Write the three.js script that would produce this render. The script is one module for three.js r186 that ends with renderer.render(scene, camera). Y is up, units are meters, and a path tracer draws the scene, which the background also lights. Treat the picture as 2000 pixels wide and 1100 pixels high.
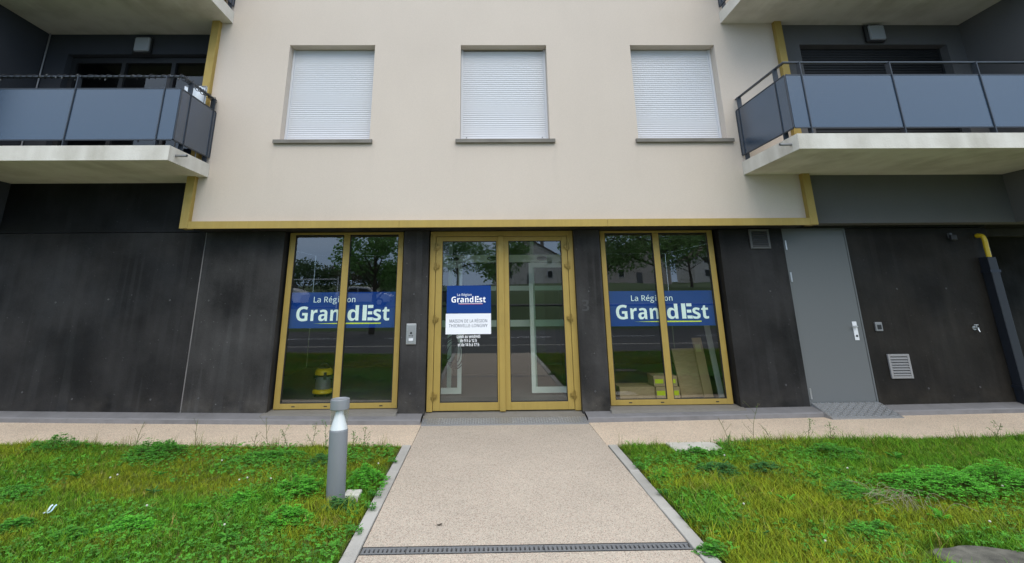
import * as THREE from 'three';
import { RoundedBoxGeometry } from 'three/addons/geometries/RoundedBoxGeometry.js';
import { mergeGeometries } from 'three/addons/utils/BufferGeometryUtils.js';
import { TextGeometry } from 'three/addons/geometries/TextGeometry.js';
import { FontLoader } from 'three/addons/loaders/FontLoader.js';

// ------------------------------------------------------------------ camera
const scene = new THREE.Scene();
const camera = new THREE.PerspectiveCamera(2 * Math.atan(0.8132) * 180 / Math.PI, 2078.8 / 1626.4, 0.05, 600);
camera.setViewOffset(2078.8, 1626.4, 78.8, 526.4, 2000, 1100);       // a shifted lens: the picture is the lower part of its field
camera.position.set(-0.2629, 1.6589, 8.4);
camera.rotation.order = 'YXZ';
camera.rotation.set(0.2841, -0.0177, -0.00844);

// ------------------------------------------------------------------ sky, sun, exposure
const TAU = Math.PI * 2;
function rng(seed) { let a = seed >>> 0; return () => { a = (a + 0x6d2b79f5) | 0; let t = Math.imul(a ^ (a >>> 15), 1 | a); t = (t + Math.imul(t ^ (t >>> 7), 61 | t)) ^ t; return ((t ^ (t >>> 14)) >>> 0) / 4294967296; }; }
function hash(ix, iy, s) { let h = Math.imul(ix, 374761393) ^ Math.imul(iy, 668265263) ^ Math.imul(s, 1274126177); h = Math.imul(h ^ (h >>> 13), 1274126177); return ((h ^ (h >>> 16)) >>> 0) / 4294967296; }
function vnoise(x, y, per, s) {                                       // value noise that repeats every per cells
  const ix = Math.floor(x), iy = Math.floor(y), fx = x - ix, fy = y - iy, u = fx * fx * (3 - 2 * fx), v = fy * fy * (3 - 2 * fy);
  const m = (a) => ((a % per) + per) % per, a = m(ix), b = m(ix + 1), c = m(iy), d = m(iy + 1);
  return (hash(a, c, s) * (1 - u) + hash(b, c, s) * u) * (1 - v) + (hash(a, d, s) * (1 - u) + hash(b, d, s) * u) * v;
}
function fbm(x, y, per, s, oct = 4) { let t = 0, a = 0.5, n = 0; for (let i = 0; i < oct; i++) { t += a * vnoise(x, y, per, s + i); n += a; a *= 0.5; x *= 2; y *= 2; per *= 2; } return t / n; }
const clamp = (x, a = 0, b = 1) => Math.min(b, Math.max(a, x)), lerp = (a, b, t) => a + (b - a) * t, sstep = (a, b, x) => { const t = clamp((x - a) / (b - a)); return t * t * (3 - 2 * t); };
{
  const W = 1024, H = 512, d = new Float32Array(W * H * 4);
  for (let r = 0; r < H; r++) for (let c = 0; c < W; c++) {
    const el = ((r + 0.5) / H - 0.5) * Math.PI, y = Math.max(0, Math.sin(el));
    const n = fbm(c / W * 8, r / H * 22, 8, 11, 5), m = fbm(c / W * 5, r / H * 9, 5, 47, 3);
    const cloud = sstep(0.3, 0.7, n * 0.6 + m * 0.4), L = 1.17 * (0.76 + 0.38 * y) * lerp(0.78, 1.2, cloud), k = (r * W + c) * 4;
    const up = sstep(0.1, 0.75, y); d[k] = L * lerp(lerp(0.60, 0.82, cloud), 0.93, up); d[k + 1] = L * lerp(lerp(0.92, 1.0, cloud), 1.0, up); d[k + 2] = L * lerp(lerp(1.40, 1.24, cloud), 1.1, up); d[k + 3] = 1;
  }
  const t = new THREE.DataTexture(d, W, H, THREE.RGBAFormat, THREE.FloatType);
  t.mapping = THREE.EquirectangularReflectionMapping; t.magFilter = THREE.LinearFilter; t.needsUpdate = true;
  scene.background = t; scene.environment = t;
}
const sun = new THREE.DirectionalLight(new THREE.Color(1, 0.92, 0.81), 1.05);
sun.name = 'sun'; sun.position.set(3, 22, 26); sun.target.position.set(0, 1, 0);
sun.castShadow = true; sun.shadow.radius = 70; sun.shadow.mapSize.set(2048, 2048);
Object.assign(sun.shadow.camera, { left: -15, right: 15, top: 15, bottom: -15, near: 1, far: 90 });
scene.add(sun, sun.target);
const renderer = new THREE.WebGLRenderer({ antialias: true });
renderer.toneMapping = THREE.LinearToneMapping;
renderer.toneMappingExposure = 1.32;
renderer.shadowMap.enabled = true;
renderer.shadowMap.type = THREE.PCFSoftShadowMap;

// ------------------------------------------------------------------ helpers
const V3 = (x, y, z) => new THREE.Vector3(x, y, z);
const taken = new Map();
function numbered(name) { const n = taken.get(name) ?? 0; taken.set(name, n + 1); return n ? `${name}_${String(n).padStart(3, '0')}` : name; }
function tag(o, label, category, group) { o.userData.label = label; o.userData.category = category; if (group) o.userData.group = group; return o; }
function thing(name, label, category, pos = [0, 0, 0], group) { const o = new THREE.Group(); o.name = numbered(name); o.position.set(...pos); scene.add(o); return tag(o, label, category, group); }
function sub(name, parent, pos = [0, 0, 0]) { const o = new THREE.Group(); o.name = name; o.position.set(...pos); parent.add(o); return o; }
function flat(g) { return g.index ? g.toNonIndexed() : g; }
function metreUV(g) {                                                  // uv in metres, by the side that each face looks to
  const p = g.attributes.position, n = g.attributes.normal, uv = new Float32Array(p.count * 2);
  for (let i = 0; i < p.count; i++) {
    const ax = Math.abs(n.getX(i)), ay = Math.abs(n.getY(i)), az = Math.abs(n.getZ(i));
    const [u, v] = ay > ax && ay > az ? [p.getX(i), p.getZ(i)] : ax > az ? [p.getZ(i), p.getY(i)] : [p.getX(i), p.getY(i)];
    uv[i * 2] = u; uv[i * 2 + 1] = v;
  }
  g.setAttribute('uv', new THREE.BufferAttribute(uv, 2)); return g;
}
function join(list) { const gs = (Array.isArray(list) ? list : [list]).map((g) => { g = flat(g); for (const k of Object.keys(g.attributes)) if (!['position', 'normal', 'uv'].includes(k)) g.deleteAttribute(k); g.morphAttributes = {}; return g; }); return gs.length > 1 ? mergeGeometries(gs) : gs[0]; }
function mesh(name, geos, mat, parent = scene, metres = true) {
  const g = join(geos); if (metres) metreUV(g);
  const o = new THREE.Mesh(g, mat); o.name = parent === scene ? numbered(name) : name; o.castShadow = o.receiveShadow = true; parent.add(o); return o;
}
function struct(name, geos, mat, parent = scene) { const o = mesh(name, geos, mat, parent); o.userData.kind = 'structure'; return o; }
const box = (x0, x1, y0, y1, z0, z1) => new THREE.BoxGeometry(x1 - x0, y1 - y0, z1 - z0).translate((x0 + x1) / 2, (y0 + y1) / 2, (z0 + z1) / 2);
const rbox = (x0, x1, y0, y1, z0, z1, r = 0.006, s = 2) => new RoundedBoxGeometry(x1 - x0, y1 - y0, z1 - z0, s, Math.min(r, (x1 - x0) / 2.01, (y1 - y0) / 2.01, (z1 - z0) / 2.01)).translate((x0 + x1) / 2, (y0 + y1) / 2, (z0 + z1) / 2);
function cyl(a, b, r0, r1 = r0, seg = 16) { const d = b.clone().sub(a), g = new THREE.CylinderGeometry(r1, r0, d.length(), seg); g.applyQuaternion(new THREE.Quaternion().setFromUnitVectors(V3(0, 1, 0), d.clone().normalize())); return g.translate((a.x + b.x) / 2, (a.y + b.y) / 2, (a.z + b.z) / 2); }
function tube(pts, r, seg = 40, rad = 8) { return new THREE.TubeGeometry(new THREE.CatmullRomCurve3(pts.map((p) => V3(...p))), seg, r, rad); }
function holed(x0, x1, y0, y1, holes, z0, z1, bevel = 0) {             // a wall slab with openings
  const s = new THREE.Shape([[x0, y0], [x1, y0], [x1, y1], [x0, y1]].map((p) => new THREE.Vector2(...p)));
  for (const [a, b, c, d] of holes) s.holes.push(new THREE.Path([[a, c], [a, d], [b, d], [b, c]].map((p) => new THREE.Vector2(...p))));
  return new THREE.ExtrudeGeometry(s, { depth: z1 - z0, bevelEnabled: false }).translate(0, 0, z0);
}
function prism(pts, depth, axis = 'z', at = 0, bevel = 0) {            // an outline drawn out along z (or x)
  const g = new THREE.ExtrudeGeometry(new THREE.Shape(pts.map((p) => new THREE.Vector2(...p))), { depth, bevelEnabled: bevel > 0, bevelSize: bevel, bevelThickness: bevel, bevelSegments: 2, steps: 1 });
  if (axis === 'x') g.rotateY(Math.PI / 2);                            // outline x runs to -z
  return axis === 'x' ? g.translate(at, 0, 0) : g.translate(0, 0, at);
}
const rise = (x) => x < -1.2 ? 0.102 * Math.pow(Math.min(-x - 1.2, 9) / 6.16, 1.25) : x > 1.24 ? 0.009 * Math.min(x - 1.24, 9) : 0;   // the ground climbs gently to both ends
function strip(x0, x1, nx, profile) {                                  // a sheet along x with a (z, y) profile, following the rise of the ground
  const pos = [], idx = [], m = profile.length;
  const dense = [], nz = [];
  for (let j = 0; j < m - 1; j++) for (let i = 0; i < nx; i++) {
    const xa = lerp(x0, x1, i / nx), xb = lerp(x0, x1, (i + 1) / nx), [z0, y0] = profile[j], [z1, y1] = profile[j + 1], a = rise(xa), b = rise(xb);
    pos.push(xa, y0 + a, z0, xa, y1 + a, z1, xb, y1 + b, z1, xa, y0 + a, z0, xb, y1 + b, z1, xb, y0 + b, z0);
  }
  const g = new THREE.BufferGeometry(); g.setAttribute('position', new THREE.Float32BufferAttribute(pos, 3)); g.setAttribute('uv', new THREE.Float32BufferAttribute(new Float32Array(pos.length / 3 * 2), 2)); g.computeVertexNormals(); return g;
}
// ------------------------------------------------------------------ textures and materials
function tex(size, metres, fn, { srgb = false, repeat = true } = {}) {
  const d = new Uint8Array(size * size * 4);
  for (let y = 0; y < size; y++) for (let x = 0; x < size; x++) {
    const c = fn(x / size, y / size, x, y), k = (y * size + x) * 4;
    for (let i = 0; i < 3; i++) { let v = clamp(Array.isArray(c) ? c[i] : c); if (srgb) v = v <= 0.0031308 ? v * 12.92 : 1.055 * Math.pow(v, 1 / 2.4) - 0.055; d[k + i] = Math.round(v * 255); }
    d[k + 3] = 255;
  }
  const t = new THREE.DataTexture(d, size, size); t.wrapS = t.wrapT = THREE.RepeatWrapping; t.magFilter = THREE.LinearFilter; t.minFilter = THREE.LinearMipmapLinearFilter; t.generateMipmaps = true;
  t.repeat.set(1 / metres, 1 / metres); if (srgb) t.colorSpace = THREE.SRGBColorSpace; t.needsUpdate = true; return t;
}
const rgb = (r, g, b) => new THREE.Color().setRGB(r, g, b);
const std = (color, roughness = 0.7, more = {}) => new THREE.MeshStandardMaterial({ color, roughness, ...more });
const phys = (o) => new THREE.MeshPhysicalMaterial(o);
const mixc = (a, b, t) => [lerp(a[0], b[0], t), lerp(a[1], b[1], t), lerp(a[2], b[2], t)];
const M = {};
{ // fine scratched render of the upper facade
  const bump = tex(512, 0.5, (u, v) => 0.6 * vnoise(u * 128, v * 128, 128, 3) + 0.4 * vnoise(u * 256, v * 256, 256, 4));
  // weathering of this wall: clouds in the render, grains, faint runs below the sill ends and beside the balcony slabs
  const runs = [[-3.66, 4.05, 1.0, 0.8], [-2.07, 4.05, 0.8, 0.6], [-0.70, 4.05, 0.9, 0.7], [0.90, 4.05, 1.1, 0.9], [2.25, 4.05, 0.9, 0.7], [3.84, 4.05, 1.0, 0.8], [-4.58, 3.5, 0.6, 1.0], [3.97, 3.5, 0.6, 1.0], [-2.9, 4.05, 0.5, 0.35], [0.2, 4.05, 0.4, 0.35], [3.1, 4.05, 0.5, 0.35]];
  const map = tex(2048, 10, (u, v, x, y) => {
    const wx = u < 0.5 ? u * 10 : u * 10 - 10, wy = v * 10, a = fbm(u * 7, v * 7, 7, 21, 4), b = fbm(u * 60, v * 14, 60, 22, 2), g = hash(x, y, 5);
    let k = 0.955 + 0.09 * (a - 0.5) + 0.02 * (b - 0.5) + 0.10 * (g - 0.5), d = 0;
    for (const [rx, ry, l, s] of runs) if (wy < ry && wy > ry - l) { const t = (ry - wy) / l, q = Math.abs(wx - rx + 0.02 * Math.sin(wy * 9)) / (0.035 + 0.06 * t); if (q < 1) d = Math.max(d, s * (1 - q * q) * (1 - t)); }
    d = d * 0.04 + 0.05 * sstep(3.1, 2.8, wy) * vnoise(wx * 6 + 60, wy * 3, 4096, 25);
    k *= 1 - d; return [0.628 * k, 0.546 * k, 0.466 * k];
  }, { srgb: true });
  M.render = std(rgb(1, 1, 1), 0.95, { map, bumpMap: bump, bumpScale: 0.0016 });
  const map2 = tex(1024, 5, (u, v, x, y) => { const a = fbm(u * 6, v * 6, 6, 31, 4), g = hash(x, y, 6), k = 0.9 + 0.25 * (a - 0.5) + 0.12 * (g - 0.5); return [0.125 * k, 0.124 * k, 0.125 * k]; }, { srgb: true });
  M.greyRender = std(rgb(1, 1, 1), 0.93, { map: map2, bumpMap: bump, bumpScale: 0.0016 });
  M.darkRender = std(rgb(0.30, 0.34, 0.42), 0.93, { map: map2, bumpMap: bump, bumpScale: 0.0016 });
}
{ // dark glazed concrete
  const R = rng(5), spots = []; for (let i = 0; i < 620; i++) spots.push([R(), R(), 0.0006 + 0.0022 * R() * R(), R()]);
  const grid = new Map(); for (const s of spots) { const k = Math.floor(s[0] * 32) + ',' + Math.floor(s[1] * 32); grid.set(k, [...(grid.get(k) ?? []), s]); }
  const map = tex(1024, 3.7, (u, v, x, y) => {
    const a = fbm(u * 7, v * 7, 7, 61, 5), st = fbm(u * 40, v * 3, 40, 62, 3), g = hash(x, y, 7);
    let k = 0.80 + 1.7 * (a - 0.5) + 0.35 * (st - 0.5) + 0.5 * (g - 0.5), l = 0;
    for (let i = -1; i < 2; i++) for (let j = -1; j < 2; j++) for (const s of grid.get((Math.floor(u * 32) + i) + ',' + (Math.floor(v * 32) + j)) ?? []) if (Math.hypot(u - s[0], (v - s[1]) * 1.1) < s[2]) l = Math.max(l, s[3]);
    k = Math.max(0.25, k); const dust = sstep(0.11, 0.0, v) * clamp(1.6 * fbm(u * 23, v * 23, 23, 65, 4) - 0.35), run = sstep(0.62, 0.75, vnoise(u * 64, v * 2, 64, 67)) * vnoise(u * 9, v * 9, 9, 68) * 0.009; const c = [0.0245 * k + 0.034 * dust + run, 0.0228 * k + 0.029 * dust + run, 0.0218 * k + 0.023 * dust + run]; return [c[0] + l * 0.07, c[1] + l * 0.068, c[2] + l * 0.066];
  }, { srgb: true });
  const rough = tex(512, 3.7, (u, v) => 0.42 + 0.45 * fbm(u * 9, v * 9, 9, 71, 4));
  const bump = tex(512, 1.3, (u, v) => fbm(u * 20, v * 20, 20, 73, 4));
  const conc = (k) => phys({ color: k, roughness: 1, map, roughnessMap: rough, bumpMap: bump, bumpScale: 0.003, specularIntensity: 0.45 });
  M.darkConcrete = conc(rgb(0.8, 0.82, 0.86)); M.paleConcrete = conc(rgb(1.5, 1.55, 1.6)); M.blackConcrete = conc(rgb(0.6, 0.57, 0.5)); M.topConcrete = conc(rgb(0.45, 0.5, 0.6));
}
{ // washed pale concrete of slabs, and the grey stone of plinth and kerbs
  const stain = (s, base, dark, amount) => tex(512, 2.4, (u, v, x, y) => { const a = fbm(u * 6, v * 6, 6, s, 5), b = fbm(u * 36, v * 4, 36, s + 9, 3), g = hash(x, y, s); return mixc(base, dark, clamp(amount * (1.7 * (a - 0.42) + 0.45 * (b - 0.5)) + 0.16 * (g - 0.3))); }, { srgb: true });
  const bump = tex(512, 0.6, (u, v) => fbm(u * 50, v * 50, 50, 83, 3));
  M.slab = std(rgb(1, 1, 1), 0.9, { map: stain(101, [0.66, 0.63, 0.57], [0.36, 0.33, 0.27], 0.7), bumpMap: bump, bumpScale: 0.002 });
  M.stone = std(rgb(1, 1, 1), 0.85, { map: stain(121, [0.47, 0.445, 0.405], [0.30, 0.285, 0.26], 0.9), bumpMap: bump, bumpScale: 0.002 });
  M.plinth = std(rgb(1, 1, 1), 0.8, { map: stain(141, [0.205, 0.198, 0.20], [0.11, 0.107, 0.108], 0.8), bumpMap: bump, bumpScale: 0.002 });
  M.sill = std(rgb(1, 1, 1), 0.8, { map: stain(151, [0.21, 0.195, 0.17], [0.12, 0.11, 0.095], 0.9), bumpMap: bump, bumpScale: 0.0015 });
  M.asphalt = std(rgb(1, 1, 1), 0.9, { map: stain(161, [0.065, 0.065, 0.068], [0.035, 0.035, 0.038], 1), bumpMap: bump, bumpScale: 0.004 });
}
{ // exposed aggregate: pebbles 4 to 10 mm in pinkish cement
  const N = 330, P = 2.4, cell = new Map(), R = rng(9); for (let i = 0; i < N; i++) for (let j = 0; j < N; j++) cell.set(i * N + j, [i + R(), j + R(), R(), R()]);
  const info = (u, v) => { const x = u * N, y = v * N, ix = Math.floor(x), iy = Math.floor(y); let best = 9, w = null; for (let i = -1; i < 2; i++) for (let j = -1; j < 2; j++) { const a = (ix + i + N) % N, b = (iy + j + N) % N, s = cell.get(a * N + b), dx = x - (s[0] - a + ix + i), dy = y - (s[1] - b + iy + j), q = Math.hypot(dx, dy); if (q < best) { best = q; w = s; } } return [best, w]; };
  const map = tex(2048, P, (u, v, x, y) => {
    const [q, s] = info(u, v), a = 0.6 * fbm(u * 4, v * 4, 4, 91, 4) + 0.4 * fbm(u * 13, v * 13, 13, 95, 3);
    let c = s[2] < 0.16 ? [0.27, 0.20, 0.165] : s[2] < 0.42 ? [0.66, 0.50, 0.42] : s[2] < 0.8 ? [0.73, 0.64, 0.54] : [0.56, 0.50, 0.44];
    c = c.map((k) => k * (0.82 + 0.36 * s[3])); if (q > 0.55) c = mixc(c, [0.50, 0.43, 0.36], 0.7); const k = 0.95 + 0.2 * (a - 0.5); return mixc(c, [0.625, 0.545, 0.465], 0.3).map((t) => t * k);
  }, { srgb: true });
  const bump = tex(1024, P, (u, v) => 1 - info(u, v)[0]);
    M.aggregate = std(rgb(0.83, 0.815, 0.77), 0.9, { map, bumpMap: bump, bumpScale: 0.0025 });
  M.aggregateWarm = M.aggregate.clone(); M.aggregateWarm.color.setRGB(1.08, 1.01, 0.89);
}
{ // metals, paints, glass
  const gn = tex(256, 0.8, (u, v, x, y) => 0.3 + 0.34 * fbm(u * 9, v * 9, 9, 201, 5) + 0.06 * hash(x, y, 3));
  M.gold = std(rgb(1, 1, 1), 1, { map: tex(512, 1.7, (u, v, x, y) => { const a = fbm(u * 8, v * 8, 8, 203, 5), s = fbm(u * 70, v * 5, 70, 205, 2), k = 0.98 + 0.16 * (a - 0.5) + 0.1 * (s - 0.5) + 0.03 * (hash(x, y, 8) - 0.5); return [0.395 * k, 0.278 * k, 0.068 * k]; }, { srgb: true }), roughnessMap: gn, metalness: 0.25 });
  M.goldDark = std(rgb(0.33, 0.21, 0.05), 0.5, { metalness: 0.4 });
  M.hinge = std(rgb(0.27, 0.185, 0.045), 0.4, { metalness: 0.5 });
  M.gasket = std(rgb(0.012, 0.012, 0.012), 0.6);
  M.anthracite = std(rgb(0.034, 0.042, 0.055), 0.45, { metalness: 0.2 });
  M.rail = std(rgb(0.06, 0.072, 0.09), 0.4, { metalness: 0.3 });
  M.doorGrey = std(rgb(0.12, 0.13, 0.135), 0.55, { bumpMap: tex(256, 0.3, (u, v) => fbm(u * 60, v * 60, 60, 211, 2)), bumpScale: 0.0004 });
  M.steel = std(rgb(0.48, 0.49, 0.5), 0.35, { metalness: 0.8 });
  M.zinc = std(rgb(0.27, 0.275, 0.285), 0.5, { metalness: 0.55 });
  M.white = std(rgb(0.62, 0.63, 0.66), 0.45);
  M.whitePlastic = std(rgb(0.72, 0.74, 0.77), 0.4);
  M.tread = std(rgb(0.30, 0.30, 0.30), 0.5, { metalness: 0.35 });
  M.black = std(rgb(0.015, 0.016, 0.018), 0.5);
  M.interior = std(rgb(0.09, 0.095, 0.09), 0.9);
  M.interiorFloor = std(rgb(0.16, 0.16, 0.165), 0.6);
  M.cover = std(rgb(0.11, 0.115, 0.12), 0.6);
  M.glass = phys({ color: rgb(0.90, 0.97, 0.93), roughness: 0, transmission: 1, thickness: 0, ior: 2.15 });
  M.innerGlass = phys({ color: rgb(0.75, 0.88, 0.82), roughness: 0, transmission: 1, thickness: 0, ior: 1.5 });
  const rn = tex(512, 0.25, (u, v) => fbm(u * 90, v * 90, 90, 221, 2));
  M.smoked = phys({ color: rgb(0.07, 0.13, 0.22), roughness: 0.12, transmission: 0.62, thickness: 0, ior: 1.8, bumpMap: rn, bumpScale: 0.0006 });
  M.lens = phys({ color: rgb(0.93, 0.95, 0.95), roughness: 0.02, transmission: 1, thickness: 0, ior: 1.75 });
  M.card = std(rgb(1, 1, 1), 0.9, { map: tex(256, 0.5, (u, v, x, y) => { const a = fbm(u * 6, v * 30, 30, 231, 3), k = 0.85 + 0.3 * (a - 0.5); return [0.48 * k, 0.33 * k, 0.19 * k]; }, { srgb: true }) });
  M.yellow = std(rgb(0.75, 0.52, 0.02), 0.4);
  M.lime = std(rgb(0.6, 0.68, 0.02), 0.5);
  M.soil = std(rgb(1, 1, 1), 1, { map: tex(512, 1.7, (u, v, x, y) => { const a = fbm(u * 10, v * 10, 10, 241, 5), g = hash(x, y, 9); return mixc([0.06, 0.085, 0.012], [0.10, 0.14, 0.016], clamp(a * 1.3 - 0.2 + 0.3 * (g - 0.5))); }, { srgb: true }) });
  M.leaf = phys({ color: rgb(1, 1, 1), roughness: 0.75, transmission: 0.25, thickness: 0, specularIntensity: 0.5 });
  M.blade = phys({ color: rgb(1, 1, 1), roughness: 0.8, transmission: 0.3, thickness: 0, specularIntensity: 0.35 });
  M.stem = std(rgb(0.11, 0.12, 0.035), 0.85);
  M.bark = std(rgb(0.07, 0.055, 0.042), 0.95);
}
// ------------------------------------------------------------------ the setting on the ground
const G0 = -0.10;
struct('ground', [box(-90, 90, -0.6, -0.42, -30, 24)], M.soil);
const lawnProfile = [[1.28, G0 - 0.015], [2.2, G0 - 0.02], [3.2, G0 - 0.02], [4.4, G0 - 0.02], [6, G0 - 0.02], [9, G0 - 0.02]];
struct('lawn', [strip(-14, -1.29, 40, lawnProfile)], M.soil);
struct('lawn', [strip(1.38, 14, 40, lawnProfile)], M.soil);
struct('path', [box(-1.155, 1.237, G0 - 0.12, G0, 0.12, 3.962), box(-1.155, 1.237, G0 - 0.12, G0, 4.086, 9)], M.aggregate);
const paveProfile = [[0.1, G0], [1.29, G0 - 0.006], [1.295, G0 - 0.12]];
struct('pavement', [strip(-14, -1.161, 40, paveProfile)], M.aggregateWarm);
struct('pavement', [strip(1.243, 14, 40, [[0.1, G0], [1.40, G0 - 0.006], [1.405, G0 - 0.12]])], M.aggregateWarm);
struct('footway', [box(-60, 60, -0.3, -0.135, 9.01, 12)], M.asphalt);
struct('road', [box(-60, 60, -0.4, -0.24, 12.16, 23)], M.asphalt);
for (let k = 0; k < 12; k++) struct('road_marking', [box(-30 + k * 5, -27 + k * 5, -0.24, -0.236, 17.4, 17.55)], M.white);
{ const e = tag(thing('road_kerb', 'long pale kerb between the asphalt footway and the road', 'kerb'), 'long pale kerb between the asphalt footway and the road', 'kerb'); for (let k = 0; k < 60; k++) mesh('kerb_stone', [rbox(-60 + k * 2 + 0.005, -58 + k * 2 - 0.005, -0.3, -0.12, 12.01, 12.15, 0.015)], M.stone, e); }
{ // grass bank beyond the road
  const pos = [], prof = [[23.01, -0.26], [25, 0.05], [31.5, 0.88], [37.2, 0.95], [44, 2.1], [60, 3.0], [110, 4.2]], nx = 40;
  for (let j = 0; j < prof.length - 1; j++) for (let i = 0; i < nx; i++) { const xa = -90 + i * 4.5, xb = xa + 4.5, [za, ya] = prof[j], [zb, yb] = prof[j + 1], s = (q, x) => q ? (q < 4 ? 0.03 : 0.25) * Math.sin(x * 0.19 + q) : 0; pos.push(xa, ya + s(j, xa), za, xa, yb + s(j + 1, xa), zb, xb, yb + s(j + 1, xb), zb, xa, ya + s(j, xa), za, xb, yb + s(j + 1, xb), zb, xb, ya + s(j, xb), za); }
  const g = new THREE.BufferGeometry(); g.setAttribute('position', new THREE.Float32BufferAttribute(pos, 3)); g.setAttribute('uv', new THREE.Float32BufferAttribute(new Float32Array(pos.length / 3 * 2), 2)); g.computeVertexNormals();
  struct('grass_bank', [g], std(rgb(0.055, 0.095, 0.025), 1));
  struct('upper_road', [box(-60, 60, 0.6, 0.99, 32, 37)], M.asphalt);
}
function pathEdging(x0, x1, z0, label, seed) {                         // flat kerb stones along the path, each its own
  const e = thing('path_edging', label, 'edging'), R = rng(seed); let z = z0;
  while (z < 8.9) { const l = Math.min(0.99, 9 - z), dx = (R() - 0.5) * 0.008, dy = (R() - 0.5) * 0.006; mesh('kerb_stone', [rbox(x0 + dx, x1 + dx * 0.3, G0 - 0.2, G0 + 0.012 + dy, z, z + l - 0.007, 0.008)], M.stone, e); z += l; }
}
pathEdging(-1.270, -1.163, 1.30, 'narrow grey kerb stones along the path edge on the bollard side', 3);
pathEdging(1.245, 1.350, 1.41, 'narrow grey kerb stones along the path edge opposite the bollard', 4);
{ // slotted channel drain across the path
  const d = thing('channel_drain', 'slotted grey metal channel drain crossing the pale path', 'drain', [0, 0, 0]);
  mesh('channel', [box(-1.155, 1.237, G0 - 0.12, G0 - 0.1, 3.964, 4.084), box(-1.155, 1.237, G0 - 0.1, G0 + 0.002, 3.964, 3.972), box(-1.155, 1.237, G0 - 0.1, G0 + 0.002, 4.076, 4.084)], M.black, d);
  const gap = (a, b) => { const o = [box(a, b, G0 - 0.02, G0 + 0.001, 3.974, 3.996), box(a, b, G0 - 0.02, G0 + 0.001, 4.052, 4.074)]; const n = Math.round((b - a) / 0.0333), w = (b - a) / n; for (let i = 0; i < n; i++) o.push(box(a + i * w + 0.0, a + i * w + w * 0.58, G0 - 0.02, G0, 3.996, 4.052)); return o; };
  for (const [a, b] of [[-1.15, -0.83], [-0.826, 0.17], [0.174, 1.233]]) mesh('grating', gap(a, b), M.zinc, d);
}
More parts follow.
